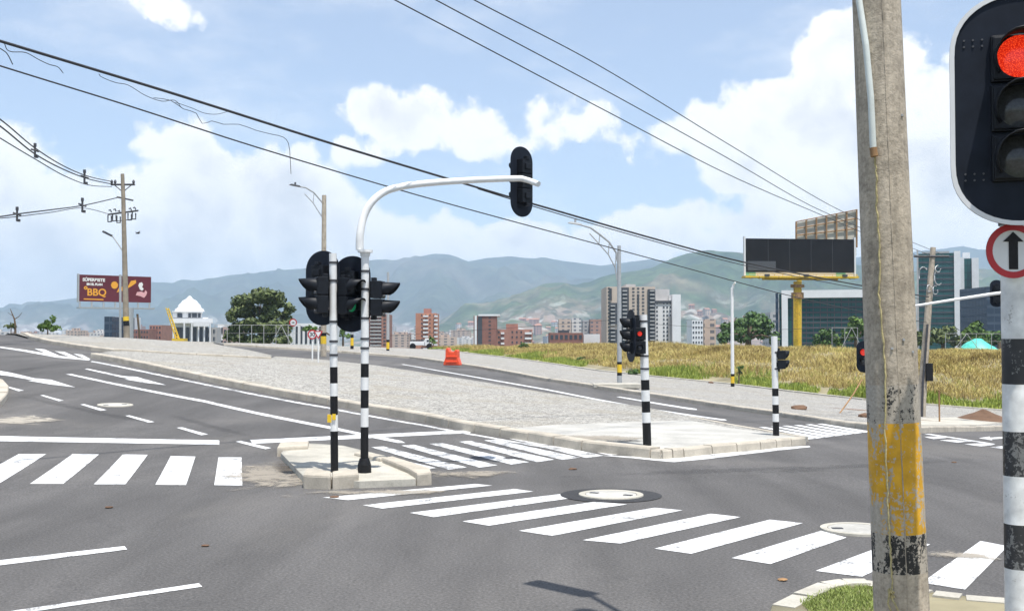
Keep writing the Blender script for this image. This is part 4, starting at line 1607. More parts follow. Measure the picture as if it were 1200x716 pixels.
# torn bits hanging on the thick cable
def shred(pts, r, label):
    return wire(pts, 0, 17, 1090, YR, r, label, name='torn_twine', n=30)


shred([(5, 51), (10, 60), (30, 62), (45, 70), (58, 76), (68, 79), (74, 86)], .007, 'torn twine trailing from the thick cable at its left end')
shred([(0, 57), (8, 63), (15, 76)], .008, 'short dangling twine scrap at the far left')
shred([(116, 87), (118, 90), (135, 97), (150, 100), (170, 112), (190, 119), (205, 118), (213, 127)], .006, 'torn twine clinging below the thick cable')
shred([(180, 115), (200, 118), (215, 128), (230, 133), (237, 145), (248, 142), (262, 146), (280, 146), (300, 153), (320, 158), (332, 161), (338, 168), (340, 185), (341, 204)], .006, 'long loose twine drooping from the thick cable')
shred([(205, 120), (225, 127), (240, 133), (255, 134), (270, 130)], .005, 'frayed twine loop under the thick cable')
# long far wires above the field
cable([(430, 395, 170), (600, 384, 170), (755, 372, 170), (1010, 388, 170), (1085, 395, 170)][:3], .03, 'far pale wire strung above the dry field', name='fence_wire')
cable([(735, 378, 150), (880, 386, 150), (990, 384, 150)], .025, 'second far pale wire strung above the dry field', name='fence_wire')

# ------------------------------------------------------------------ road signs in the distance
def far_sign(px, py_b, Y, parts, label, postpx=None):
    base = G(px, py_b, .1)
    e = empty('road_sign', base, label, 'road sign')
    k = base.y / F
    top = None
    for typ, sx, sy, sr in parts:
        c = at(sx, sy, base.y) - base
        if typ == 'round':
            mb = MB()
            mb.prism(circle(sr * k, 24), c + Vector((0, 0, 0)), (1, 0, 0), (0, 0, 1), .02)
            pl = mb.build('red_border', m_redsign, e)
            mb = MB()
            mb.prism(circle(sr * k * .72, 24), c + Vector((0, -.021, 0)), (1, 0, 0), (0, 0, 1), .006)
            mb.build('face', m_rim, pl)
        else:
            tri = lambda r_: [(r_ * math.cos(R(a)), r_ * math.sin(R(a))) for a in (150, 270, 390)]
            mb = MB()
            mb.prism(tri(sr * k * 1.15), c, (1, 0, 0), (0, 0, 1), .02)
            pl = mb.build('red_border', m_redsign, e)
            mb = MB()
            mb.prism(tri(sr * k * .72), c + Vector((0, -.021, 0)), (1, 0, 0), (0, 0, 1), .006)
            mb.build('face', m_rim, pl)
        mb = MB()
        mb.bar((c.x, .05, c.z), (c.x, .05, -.1), .045)
        mb.build('post', m_metalw, e)
    return e


def text(body, size, loc, mat, parent, name='lettering', rx=PI / 2, bold=0.0, extr=.003, align='CENTER', rz=0, shear=0):
    cu = bpy.data.curves.new(name, 'FONT')
    cu.body = body
    cu.size = size
    cu.extrude = extr
    cu.offset = bold
    cu.align_x = align
    cu.align_y = 'CENTER'
    cu.shear = shear
    tmp = bpy.data.objects.new('tmp', cu)
    COL.objects.link(tmp)
    dg = bpy.context.evaluated_depsgraph_get()
    me = bpy.data.meshes.new_from_object(tmp.evaluated_get(dg))
    bpy.data.objects.remove(tmp)
    me.name = name
    me.materials.clear()
    me.materials.append(mat)
    o = bpy.data.objects.new(name, me)
    COL.objects.link(o)
    o.parent = parent
    o.location = loc
    o.rotation_euler = (rx, 0, rz)
    return o


s1 = far_sign(365.5, 422, 70, [('round', 366, 392, 5.6)], 'round red-rimmed speed sign reading 30 behind the median signals')
k = s1.location.y / F
c = at(366, 392, s1.location.y) - s1.location
text('30', 6.6 * k, c + Vector((0, -.032, 0)), m_black, s1, bold=.004)
far_sign(372.5, 425, 70, [('tri', 373, 391, 5.6)], 'white give way triangle with red edge beside the speed sign')
s3 = far_sign(343.5, 402, 95, [('round', 343.5, 378, 4.6)], 'small round red-rimmed sign in front of the olive tree')
c = at(343.5, 378, s3.location.y) - s3.location
mb = MB()
mb.prism([(-.14, -.05), (.1, -.05), (.1, -.12), (.22, 0), (.1, .12), (.1, .05), (-.14, .05)], c + Vector((-.03, -.029, 0)), (1, 0, 0), (0, 0, 1), .008)
mb.build('arrow', m_black, s3)

# ------------------------------------------------------------------ orange water barrier
ob = G(530.5, 428, .11)
oe = empty('traffic_barrier', ob + Vector((0, 0, .11)), 'orange plastic water-filled barrier with two horns on the far pavement', 'barrier', rz=R(-14))
k = ob.y / F
mb = MB()
prof = [(-10.2, 0), (-9.8, 3), (-7.6, 9), (-7.4, 18), (-6.0, 20.5), (-4.2, 20), (-3, 16.5), (2.5, 15.5), (4.0, 18), (6, 18.5), (7.2, 17), (7.4, 9), (9.6, 3), (10.2, 0)]
mb.prism([(a * k, b_ * k) for a, b_ in prof], (0, .28, 0), (1, 0, 0), (0, 0, 1), .56)
mb.build('shell', m_orange, oe, bevel=.05)
for zz_ in (4, 10):
    mb = MB()
    mb.box((0, -.29, zz_ * k), (13 * k, .06, 1.6 * k))
    mb.build('ridge', m_orange, oe, bevel=.02)

# dirt heap and small rubble
hp = G(1152, 492, .11)
mb = MB()
N, Mr = 28, 9
vs, fs = [], []
kx = hp.y / F
for i in range(Mr + 1):
    for j in range(N):
        r_, a_ = i / Mr, 2 * PI * j / N
        x, y = r_ * math.cos(a_) * 34 * kx, r_ * math.sin(a_) * 1.3
        h = 12.5 * kx * max(0, (1 - r_) ** 1.2) + .07 * mnoise.noise(Vector((x * 2.5, y * 2.5, 3))) * (1 - r_)
        vs.append((x, y, h - .02 * (r_ > .95)))
for i in range(Mr):
    for j in range(N):
        a_, b_ = i * N + j, i * N + (j + 1) % N
        fs.append((a_, b_, b_ + N, a_ + N)[::-1])
mb.add(vs, fs, 0, True)
o = mb.build('dirt_heap', m_soil)
o.location = hp + Vector((0, 0, .125))
tag(o, 'heap of brown soil on the pale corner paving before the field', 'dirt heap')
for (px_, py_, s_, l) in ((936, 479.5, .32, 'small brown rock on the far pavement below the green grass'), (1016, 489, .35, 'brown rubble by the foot of the far hidden signal pole'), (833, 449, .2, 'rusty lump beside the pale lamp post')):
    q = G(px_, py_, .11)
    mb = MB()
    bm = bmesh.new()
    bmesh.ops.create_icosphere(bm, subdivisions=2, radius=s_)
    for v in bm.verts:
        v.co *= 1 + .35 * mnoise.noise(v.co * 4 + q)
        v.co.z *= .45
    me = bpy.data.meshes.new('rock')
    bm.to_mesh(me)
    bm.free()
    me.materials.append(m_soil)
    o = bpy.data.objects.new('rock', me)
    COL.objects.link(o)
    o.location = q + Vector((0, 0, .14))
    tag(o, l, 'rock')
stain('dirt_stain', G(1000, 480, .11), 3.0, .8, -.1, dust_shade_mat('red_soil', (.30, .17, .10), .2), 'reddish soil spread on the far pavement', .125)
stain('dirt_stain', G(1075, 492, .11), 2.2, .6, -.1, MATS['red_soil'], 'reddish soil at the foot of the leaning pole', .128)

for (px_, py_, sz_, l) in ((917, 680, .045, 'dry brown leaf lying on the asphalt before the big concrete pole'), (128, 595, .05, 'dark clod on the asphalt below the left crosswalk'), (671, 550, .07, 'dark scrap on the asphalt in the middle of the junction'),
                          (392, 583, .06, 'dark scrap on the end of the crosswalk stripe by the small median'), (1118, 542, .05, 'dark scrap on the right road'), (240, 640, .04, 'pebble on the asphalt near the thin left line')):
    q = G(px_, py_)
    bm = bmesh.new()
    bmesh.ops.create_icosphere(bm, subdivisions=2, radius=sz_)
    for v in bm.verts:
        v.co *= 1 + .5 * mnoise.noise(v.co * 18 + q)
        v.co.z *= .22
    me = bpy.data.meshes.new('litter_scrap')
    bm.to_mesh(me)
    bm.free()
    me.materials.append(m_rust if px_ == 917 else m_soil)
    o = bpy.data.objects.new('litter_scrap', me)
    COL.objects.link(o)
    o.location = q + Vector((0, 0, .012))
    tag(o, l, 'litter')

# ------------------------------------------------------------------ the embankment field
FL = [tuple(p) for p in field_line]
CR = [(430, 405), (483, 407.5), (520, 411), (544, 410), (570, 406), (592, 404.5), (657, 402), (720, 401), (800, 402.5), (900, 404.5), (1000, 407), (1100, 408), (1180, 410), (1300, 413)]


def resample(L, n):
    d = [0]
    for a, b_ in zip(L, L[1:]):
        d.append(d[-1] + math.dist(a[:2], b_[:2]))
    s = np.linspace(0, d[-1], n)
    return [tuple(np.interp(s, d, [p[i] for p in L])[j] for i in range(2)) for j in range(n)]


NB = 60
bl = resample(FL[1:], NB)
rows = []
NTt = 16
for j, (x, y) in enumerate(bl):
    i0, i1 = max(0, j - 1), min(NB - 1, j + 1)
    tx, ty = bl[i1][0] - bl[i0][0], bl[i1][1] - bl[i0][1]
    L_ = math.hypot(tx, ty)
    nx_, ny_ = -ty / L_, tx / L_
    if ny_ < 0:
        nx_, ny_ = -nx_, -ny_
    z0 = tz(x, y) + .16
    W_ = 16.0 * min(1, .35 + j / 18)
    cx_, cy_ = x + nx_ * W_, y + ny_ * W_
    pxc = 600 + F * cx_ / cy_
    pyc = float(np.interp(pxc, [c_[0] for c_ in CR], [c_[1] for c_ in CR])) + 5.0
    zc = at(pxc, pyc, cy_).z
    row = []
    for i in range(NTt + 1):
        u_ = i / NTt * 1.9
        e_ = u_ if u_ < 1 else 1
        z = z0 + (zc - z0) * (1 - (1 - e_) ** 1.6)
        if u_ > 1:
            z -= .4 * (u_ - 1) * W_ * .35
        u2 = u_ * W_
        z += .22 * mnoise.noise(Vector((x * .18 + u2 * .1, u2 * .3, 1))) * min(1, u_ * 2) * (1 if u_ < .95 or u_ > 1.05 else .6)
        row.append((x + nx_ * u2, y + ny_ * u2, z))
    rows.append(row)
vs = [p for r_ in rows for p in r_]
fs = []
for j in range(NB - 1):
    for i in range(NTt):
        a_ = j * (NTt + 1) + i
        fs.append((a_, a_ + NTt + 1, a_ + NTt + 2, a_ + 1))
mb = MB()
mb.add(vs, fs, 0, True)
fo = mb.build('field', m_earth)
structure(fo, 'raised field behind the far pavement', 'field')
rowsA = np.array(rows)


def field_pt(s, u):
    """s 0..1 along the edge, u 0..1.9 up the bank"""
    a_ = s * (NB - 1.001)
    c_ = u / 1.9 * (NTt - .001)
    j, i = int(a_), int(c_)
    fa, fc = a_ - j, c_ - i
    q = (rowsA[j, i] * (1 - fa) + rowsA[j + 1, i] * fa) * (1 - fc) + (rowsA[j, i + 1] * (1 - fa) + rowsA[j + 1, i + 1] * fa) * fc
    return q


def blades(name, samples, mat, h_rng, w_rng, label, cat, lean=.45, per=3):
    vs, fs = [], []
    for q in samples:
        for _ in range(per):
            h = random.uniform(*h_rng) * q[3]
            w_ = random.uniform(*w_rng)
            a_ = random.uniform(0, 2 * PI)
            la = random.uniform(0, 2 * PI)
            ln = random.uniform(0, lean) * h
            bx, by, bz = q[0] + random.uniform(-.2, .2) * h_rng[1], q[1] + random.uniform(-.2, .2) * h_rng[1], q[2] - .02
            cx_, sx_ = math.cos(a_) * w_ / 2, math.sin(a_) * w_ / 2
            mx, my = bx + math.cos(la) * ln * .35, by + math.sin(la) * ln * .35
            o_ = len(vs)
            vs += [(bx - cx_, by - sx_, bz), (bx + cx_, by + sx_, bz), (mx + cx_ * .8, my + sx_ * .8, bz + h * .6), (mx - cx_ * .8, my - sx_ * .8, bz + h * .6),
                   (bx + math.cos(la) * ln, by + math.sin(la) * ln, bz + h)]
            fs += [(o_, o_ + 1, o_ + 2, o_ + 3), (o_ + 3, o_ + 2, o_ + 4)]
    me = bpy.data.meshes.new(name)
    me.from_pydata(vs, [], fs)
    me.materials.append(mat)
    o = bpy.data.objects.new(name, me)
    COL.objects.link(o)
    return tag(o, label, cat, kind='stuff')


smp = []
while len(smp) < 85000:
    s, u = random.random(), random.uniform(.08, 1.12)
    q = field_pt(s, u)
    nz_ = mnoise.noise(Vector((q[0] * .25, q[1] * .25, 0)))
    if random.random() < .85 + nz_:
        smp.append((q[0], q[1], q[2], .6 + 1.3 * max(0, nz_ + .25)))
blades('dry_grass', smp, m_dry, (.14, .46), (.018, .042), 'tall dry golden grass covering the raised field', 'grass', .95)
smp = []
while len(smp) < 9000:
    s, u = random.random(), abs(random.gauss(0, .07))
    if u > .28:
        continue
    q = field_pt(s, u)
    nz_ = mnoise.noise(Vector((q[0] * .22, q[1] * .22, 5)))
    if nz_ > .0 or (u < .05 and nz_ > -.2):
        smp.append((q[0], q[1], q[2], .55 + max(0, nz_) * 1.3))
blades('green_grass', smp, m_grn, (.25, .62), (.03, .08), 'fresh green grass along the foot of the raised field', 'grass')
smp = []
nvv = [Vector(p[:2]) for p in nk]
while len(smp) < 5000:
    x, y = random.uniform(2.3, 3.05), random.uniform(7.6, 9.4)
    if math.dist((x, y), (PX, PY)) < .3:
        continue
    # inside the near kerb line
    d = Vector((x, y))
    yl = np.interp(x, [p.x for p in nvv], [p.y for p in nvv])
    if y < yl - .24 and mnoise.noise(Vector((x * 2, y * 2, 0))) > -.35:
        smp.append((x, y, .085, 1))
blades('lawn_grass', smp, m_patchg, (.02, .065), (.005, .011), 'short green and straw grass on the near verge', 'grass', .8)


# ------------------------------------------------------------------ trees and plants
def leaf_cloud(mb, c, rad, n, size, shell=.55):
    c = Vector(c)
    for _ in range(n):
        d = Vector((random.gauss(0, 1), random.gauss(0, 1), random.gauss(0, 1))).normalized()
        r_ = shell + (1 - shell) * random.random()
        p = c + Vector((d.x * rad[0], d.y * rad[1], d.z * rad[2])) * r_
        s = size * random.uniform(.6, 1.3)
        nrm = (d + Vector((random.gauss(0, .6), random.gauss(0, .6), random.gauss(.3, .6)))).normalized()
        a = nrm.orthogonal().normalized()
        a = Quaternion(nrm, random.uniform(0, 6.28)) @ a
        b_ = nrm.cross(a)
        mb.add([p - a * s, p - b_ * s * .55, p + a * s, p + b_ * s * .55], [(0, 1, 2, 3)])


def tree(px, py_b, Y, clumps, label, mat, leaf, dens, name='tree', trunk_r=.25, cat='tree', base_z=None, bushy=False, group=None):
    """clumps: (px, py, rx_px, ry_px) ; every one gets its own depth offset and a limb"""
    b0 = at(px, py_b, Y)
    e = empty(name, b0, label, cat, group)
    k = Y / F
    cr = MB()
    tr = MB()
    top = min(c_[1] for c_ in clumps)
    mean = sum(c_[1] for c_ in clumps) / len(clumps)
    fork = Vector((0, 0, max(.3, (py_b - mean) * k * .45)))
    if not bushy:
        tr.tube([(0, 0, -1.0), (0, 0, fork.z * .5), fork], [trunk_r * 1.25, trunk_r, trunk_r * .8], 9)
    else:
        tr.tube([(0, 0, -.5), fork], [trunk_r * .6, trunk_r * .4], 7)
    for (cx_, cy_, rx, ry) in clumps:
        dy = random.uniform(-1, 1) * rx * k * 1.1
        c_ = at(cx_, cy_, Y + dy) - b0
        mid_ = fork.lerp(c_, .5) + Vector((0, 0, .12 * (c_ - fork).length))
        tr.tube([fork, mid_, c_], [trunk_r * .55, trunk_r * .35, trunk_r * .12], 6)
        rr = (rx * k, rx * k * .9, ry * k)
        n = int(dens * rx * ry / 30)
        sub = 5
        for _ in range(sub):
            d = Vector((random.uniform(-1, 1), random.uniform(-1, 1), random.uniform(-1, 1)))
            cc_ = c_ + Vector((d.x * rr[0], d.y * rr[1], d.z * rr[2])) * .55
            q = random.uniform(.45, .75)
            leaf_cloud(cr, cc_, (rr[0] * q, rr[1] * q, rr[2] * q), n // sub, leaf)
    tr.build('trunk', m_bark, e)
    cr.build('crown', mat, e)
    return e


tree(305, 402, 150, [(303, 350, 22, 10), (285, 357, 16, 10), (322, 352, 14, 10), (275, 368, 12, 9), (296, 366, 20, 9), (320, 367, 16, 10), (335, 372, 10, 8), (338, 362, 8, 7), (290, 382, 20, 10), (312, 385, 20, 12),
                     (334, 386, 12, 12), (272, 388, 10, 10), (306, 343, 12, 5), (300, 396, 22, 7), (325, 397, 18, 6), (278, 397, 14, 6)], 'big olive-green tree with open rounded crown behind the wire fence', m_leaf1, .32, 120, trunk_r=.28)
tree(877, 404, 190, [(877, 378, 20, 10), (858, 386, 16, 10), (896, 385, 16, 11), (877, 390, 26, 12), (848, 395, 10, 9), (906, 396, 8, 9), (885, 372, 12, 6)], 'broad dense dark green tree beside the yellow billboard mast', m_leaf2, .38, 90, trunk_r=.5)
tree(966, 407, 185, [(968, 393, 9, 9), (962, 398, 8, 8), (974, 399, 8, 9)], 'small dark tree before the glass office block', m_leaf2, .34, 90, trunk_r=.2)
tree(1003, 407, 185, [(1003, 378, 12, 10), (1010, 388, 14, 10), (996, 392, 11, 10), (1020, 380, 10, 9), (985, 399, 9, 8)], 'fresh green tree half hidden by the big concrete pole', m_leaf3, .36, 85, trunk_r=.3)
tree(1105, 408, 185, [(1098, 395, 14, 10), (1082, 398, 12, 9), (1112, 391, 12, 9), (1120, 399, 12, 8), (1073, 402, 10, 7)], 'spreading dull green tree before the dark glass tower', m_leaf1, .36, 90, trunk_r=.3)
tree(1143, 405, 185, [(1143, 384, 10, 8), (1135, 390, 10, 8), (1152, 391, 9, 8), (1140, 397, 14, 8)], 'bright green tree behind the teal tarpaulin', m_leaf3, .36, 90, trunk_r=.3)
tree(1171, 405, 190, [(1168, 394, 12, 8), (1180, 399, 12, 8), (1160, 399, 10, 7)], 'dark green tree at the foot of the navy tower', m_leaf2, .36, 90, trunk_r=.3)
tree(1235, 405, 190, [(1235, 384, 20, 14), (1220, 394, 14, 10), (1250, 394, 14, 10)], 'green tree beyond the near signal pole', m_leaf2, .36, 70, trunk_r=.3)
tree(56, 390, 88, [(56, 382, 8, 5), (48, 384, 5, 4), (65, 384, 6, 4), (61, 374, 4, 4), (54, 378, 6, 4)], 'bushy green shrub on the crest left of the maroon billboard', m_leaf3, .13, 130, name='shrub', trunk_r=.12, cat='shrub', bushy=True)
tree(13, 387, 84, [(12, 381, 6, 3), (16, 383, 4, 2.5)], 'low dark shrub at the foot of the bare tree', m_leaf1, .12, 120, name='shrub', trunk_r=.08, cat='shrub', bushy=True)
tree(389, 402, 130, [(363, 384, 6, 3), (358, 385, 4, 3), (368, 385, 4, 3)], 'small feathery palm top behind the speed sign', m_leaf3, .22, 120, name='palm_tree', trunk_r=.14, cat='palm tree', bushy=True)
tree(506, 404, 128, [(506, 397, 3, 4), (508, 401, 3, 3)], 'little green palm beside the white truck', m_leaf3, .2, 160, name='palm_tree', trunk_r=.1, cat='palm tree', bushy=True)
tree(402, 399, 140, [(402, 388, 5, 6), (407, 393, 4, 4)], 'slim green tree seen between the two median signal poles', m_leaf3, .2, 120, trunk_r=.12)
def field_at(px, py):
    best = None
    for r_ in rows:
        for q in r_[:10]:
            d = (600 + F * q[0] / q[1] - px) ** 2 + ((395 - (q[2] - CH) / q[1] * F) - py) ** 2 * 4
            if best is None or d < best[0]:
                best = (d, q)
    return best[1]


q = field_at(866, 446)
tree(866, 395 - (q[2] - CH) / q[1] * F, q[1], [(866, 432, 3.5, 3), (870, 430, 3, 2), (867, 436, 3, 3)], 'thin young sapling on the green grass right of the pale lamp post', m_leaf2, .10, 110, name='sapling', trunk_r=.05, cat='sapling')
for (px_, py_, l) in ((680, 424, 'leafy green weed standing in the dry field left of the double-armed lamp'), (741, 435, 'bushy green weed at the field edge behind the red walk lamp'), (612, 408, 'green weed clump near the crest of the field above the orange barrier')):
    q = field_at(px_, py_ + 1)
    p_ = 395 - (q[2] - CH) / q[1] * F
    tree(px_, p_, q[1] - .3, [(px_, p_ - 3.5, 4, 3.5), (px_ + 4, p_ - 2.5, 4, 3), (px_ - 3, p_ - 1.5, 3, 2.5)], l, m_leaf2, .13, 150, name='weed', trunk_r=.04, cat='weed', bushy=True)
# bare tree
bt = at(18, 390, 84)
e = empty('bare_tree', bt, 'small leafless tree leaning on the crest at the far left', 'tree')
mb = MB()
B = lambda px, py: at(px, py, 84) - bt
mb.tube([B(18, 392), B(18, 382), B(17, 374), B(14, 367), B(12, 362)], [.09, .08, .06, .04, .02], 7)
mb.tube([B(17, 374), B(22, 371), B(26, 366)], [.04, .025, .012], 6)
mb.tube([B(15.5, 370), B(13, 369), B(9, 366)], [.03, .02, .01], 6)
mb.build('trunk', m_bark, e)


# ------------------------------------------------------------------ wire fences behind the crest and the field
def wire_fence(px0, px1, py_b, py_t, Y, n, label, braces=(), slope=0):
    b0 = at(px0, py_b, Y)
    e = empty('wire_fence', b0, label, 'fence')
    for i in range(n):
        px = px0 + (px1 - px0) * i / (n - 1)
        mb = MB()
        mb.bar(at(px, py_b + 4, Y) - b0, at(px, py_t, Y) - b0, .035)
        mb.build('post', m_conc2, e)
    for f_ in (0, .5):
        mb = MB()
        y_ = py_t + (py_b - py_t) * f_
        mb.bar(at(px0, y_, Y) - b0, at(px1, y_, Y) - b0, .026 if f_ == 0 else .012)
        mb.build('rail', m_conc2, e)
    for (bx, w_) in braces:
        for s in (-1, 1):
            mb = MB()
            mb.bar(at(bx, py_t, Y - .05) - b0, at(bx + s * w_, py_b + 3, Y - .05) - b0, .035)
            mb.build('brace', m_conc2, e)
    return e


wire_fence(252, 352, 400, 381, 118, 8, 'tall wire fence with a slanted brace before the olive tree', [(329.5, 11)])
wire_fence(975, 1005, 407, 384, 130, 3, 'wire fence with an A-shaped brace left of the concrete pole', [(998, 13)])
wire_fence(1108, 1180, 409, 391, 130, 5, 'wire fence with braced posts behind the dry field at the right', [(1133, 16)])

# teal tarpaulin heap
tp = at(1148, 410.5, 140)
mb = MB()
k = 140 / F
N, Mr = 40, 12
vs, fs = [], []
for i in range(Mr + 1):
    for j in range(N):
        r_, a_ = i / Mr, 2 * PI * j / N
        x, y = r_ * math.cos(a_) * 24 * k, r_ * math.sin(a_) * 2.2
        env = (1 - r_ ** 2.2) * (1.0 if x < 0 else max(.25, 1 - x / (30 * k)))
        h = 13.5 * k * env + .18 * mnoise.noise(Vector((x * .9, y * .9, 2))) * (1 - r_) + .1 * mnoise.noise(Vector((x * 2.5, y * 2.5, 7)))
        vs.append((x, y, h))
for i in range(Mr):
    for j in range(N):
        a_, b_ = i * N + j, i * N + (j + 1) % N
        fs.append((a_, b_, b_ + N, a_ + N)[::-1])
mb.add(vs, fs, 0, True)
o = mb.build('tarpaulin', m_teal)
o.location = tp
tag(o, 'teal tarpaulin spread over a heap behind the dry field', 'tarpaulin')

# white truck half hidden behind the crest
tb = at(494, 407, 150)
te = empty('truck', tb, 'white truck with its cab to the right, half hidden behind the crest', 'truck')
k = 150 / F
mb = MB()
mb.box((-4.5 * k, 0, 4.6 * k), (17 * k, 2.2, 4.4 * k))
mb.build('cargo_bed', m_fwhite, te, bevel=.04)
mb = MB()
for i in range(5):
    mb.box(((-11 + i * 3.0) * k, 0, 8.0 * k), (2.4 * k, 1.8, 1.8 * k))
mb.build('load', m_dark, te)
mb = MB()
mb.prism([(4.6 * k, 2 * k), (13 * k, 2 * k), (13.2 * k, 5.4 * k), (11 * k, 6.5 * k), (9.2 * k, 10.2 * k), (4.6 * k, 10.6 * k)], (0, 1.05, 0), (1, 0, 0), (0, 0, 1), 2.1)
cb = mb.build('cab', m_fwhite, te, bevel=.05)
mb = MB()
mb.box((8.0 * k, -1.06, 7.6 * k), (2.6 * k, .03, 2.2 * k))
mb.build('window', m_win, cb)
for wx in (-9.5, 10):
    mb = MB()
    mb.tube([(wx * k, -1.12, 1.2 * k), (wx * k, -.85, 1.2 * k)], .42, 20)
    mb.build('wheel', m_black, te)

# ------------------------------------------------------------------ billboards
# maroon billboard
YB = 150.0
bb0 = at(134, 400, YB)
be = empty('billboard', bb0, 'maroon billboard with white and orange lettering behind the tall utility pole', 'billboard')
A0, A1 = at(93, 337, YB - 2), at(177, 341.5, YB + 4)
rzb = math.atan2(A1.y - A0.y, A1.x - A0.x)
k = YB / F
cB = (at(93, 320, YB - 2) + at(93, 352, YB - 2) + at(177, 326, YB + 4) + at(177, 356, YB + 4)) / 4 - bb0
hv = 31 * k
wv = math.hypot(A1.x - A0.x, A1.y - A0.y)
tl = math.atan2(-(326 + 356 - 320 - 352) / 2 * k, wv)
panel = bpy.data.objects.new('face_holder', None)
mb = MB()
mb.box((0, .15, 0), (wv, .3, hv))
pn = mb.build('panel', m_maroon, be, cB, rzb)
mb = MB()
mb.box((-wv / 2 - .12, .15, 0), (.22, .36, hv + .2))
mb.build('side_frame', m_grey, pn)
lx = lambda f_: -wv / 2 + wv * f_
lz = lambda f_: hv / 2 - hv * f_
text('SÚPERBISTE', 5.2 * k * .95, (lx(.195), -.01, lz(.19)), m_textw, pn, bold=.03)
text('EN EL PLAN', 3.6 * k * .95, (lx(.205), -.01, lz(.355)), m_textw, pn, bold=.03)
text('BBQ', 11.5 * k, (lx(.235), -.01, lz(.66)), m_texto, pn, bold=.03)
text('O', 4.5 * k, (lx(.085), -.01, lz(.50)), m_texto, pn, bold=.05)


def blob(pts, mat, name):
    mb = MB()
    mb.prism([(lx(a), lz(b_)) for a, b_ in pts], (0, -.002, 0), (1, 0, 0), (0, 0, 1), .012)
    mb.build(name, mat, pn)


def ell(cx, cy, rx, ry, n=18, ph=0):
    return [(cx + rx * math.cos(2 * PI * i / n + ph) * (1 + .08 * math.sin(3 * i)), cy + ry * math.sin(2 * PI * i / n + ph)) for i in range(n)][::-1]


blob([(.06, .89), (.33, .90), (.33, .94), (.06, .93)], m_texto, 'underline')
blob(ell(.48, .36, .048, .14), m_texto, 'printed_patch')
blob([(.51, .64), (.54, .46), (.60, .40), (.68, .34), (.71, .18), (.78, .14), (.785, .25), (.72, .38), (.62, .54), (.55, .60)], m_texto, 'printed_patch')
blob([(.815, .35), (.83, .25), (.865, .22), (.885, .30), (.87, .40), (.895, .47), (.87, .55), (.84, .50)], m_textw, 'printed_emblem')
blob([(.78, .72), (.80, .60), (.86, .58), (.90, .62), (.92, .52), (.945, .60), (.93, .72), (.90, .82), (.85, .76)], m_textp, 'printed_emblem')
for i in range(7):
    px = 94 + i * 13.6
    mb = MB()
    mb.bar(Vector((lx(.01 + i * .162), .1, -hv / 2)), Vector((lx(.01 + i * .162), .1, -hv / 2 - 6.5 * k)), .13)
    mb.build('strut', m_grey, pn)
mb = MB()
mb.box((0, -.2, -hv / 2 - 7.4 * k), (wv * 1.05, 1.3, 1.6 * k))
mb.build('catwalk', m_grey, pn)
mb = MB()
mb.tube([(cB.x + 2, .6, cB.z - hv / 2 - 7 * k), (cB.x + 2, .6, -12)], .6, 12)
mb.build('mast', m_grey, be)

# dark screen on the yellow mast
YS = 170.0
sb = at(934, 405, YS)
se = empty('billboard', sb, 'wide unlit black billboard on a yellow mast', 'billboard')
k = YS / F
SP = lambda px, py, dy=0.0: at(px, py, YS + dy) - sb
cS = SP(938, 299.5)
wS, hS = 130 * k, 39 * k
rS = R(6)
mb = MB()
mb.box((0, .4, 0), (wS, .8, hS))
scr = mb.build('screen', m_screen, se, cS, rS)
for s in range(1, 5):
    mb = MB()
    mb.box((-wS / 2 + wS * s / 5, -.004, 0), (.05, .02, hS * .98))
    mb.build('panel_joint', m_fdark, scr)
mb = MB()
mb.box((-wS * .36, -.012, -hS * .32), (wS * .26, .02, hS * .28))
mb.build('screen_module', simple('grey_module', (.06, .065, .075), .5), scr)  # slightly paler grey rectangle on the screen face
mb = MB()
mb.box((0, .3, -hS / 2 - 2.6 * k), (wS * 1.0, .3, 4.6 * k))
lw = mb.build('lower_panel', m_fwhite, scr)
for s in (-1, 1):
    mb = MB()
    mb.box((s * wS * (.46 if s < 0 else .38), .12, -hS / 2 - 2.6 * k), (wS * .09, .03, 4.2 * k))
    mb.build('green_sticker', simple('sticker_green', (.18, .45, .30), .6), lw)
for s in (-1, 1):
    mb = MB()
    mb.box((s * (wS / 2 + .25), .3, -1.5 * k), (.25, .5, hS + 8 * k))
    mb.build('side_post', m_rim, scr)
mb = MB()
mb.box((-1.5 * k, -.4, -hS / 2 - 6.2 * k), (wS * 1.05, 2.0, .3))
mb.box((0, .2, -hS / 2 - 8.2 * k), (wS * .7, .5, .3))
for i in range(14):
    x = -wS / 2 + wS * i / 13
    mb.bar((x, -1.3, -hS / 2 - 6 * k), (x, -1.3, -hS / 2 - 3.4 * k), .04)
    x2 = -wS / 2 + wS * (i + .5) / 13
    mb.bar((x, -.2, -hS / 2 - 6.2 * k), (min(x2, wS / 2), -.2, -hS / 2 - 8.2 * k), .06)
mb.bar((-wS / 2, -1.3, -hS / 2 - 3.4 * k), (wS / 2, -1.3, -hS / 2 - 3.4 * k), .035)
mb.build('catwalk', m_yelrust, scr)
for fx in (-.34, 0.02, .38):
    mb = MB()
    mb.box((wS * fx, -1.4, -hS / 2 - 4.6 * k), (.7, .5, .35))
    mb.build('floodlight', m_dark, scr)
mb = MB()
mb.tube([SP(934.5, 330), SP(934.5, 342), SP(934.5, 420)], [.62, .62, .62], 18)
mast = mb.build('mast', m_yelrust, se)
mb = MB()
mb.tube([SP(934.5, 333.5), SP(934.5, 337)], 1.05, 18)
mb.tube([SP(934.5, 343), SP(934.5, 350)], .95, 18)
mb.build('collar', m_rust, mast)
lad = MB()
for s in (-.35, .35):
    lad.bar(SP(934.5, 345, -.75) + Vector((s - .2, 0, 0)), SP(934.5, 400, -.75) + Vector((s - .2, 0, 0)), .035)
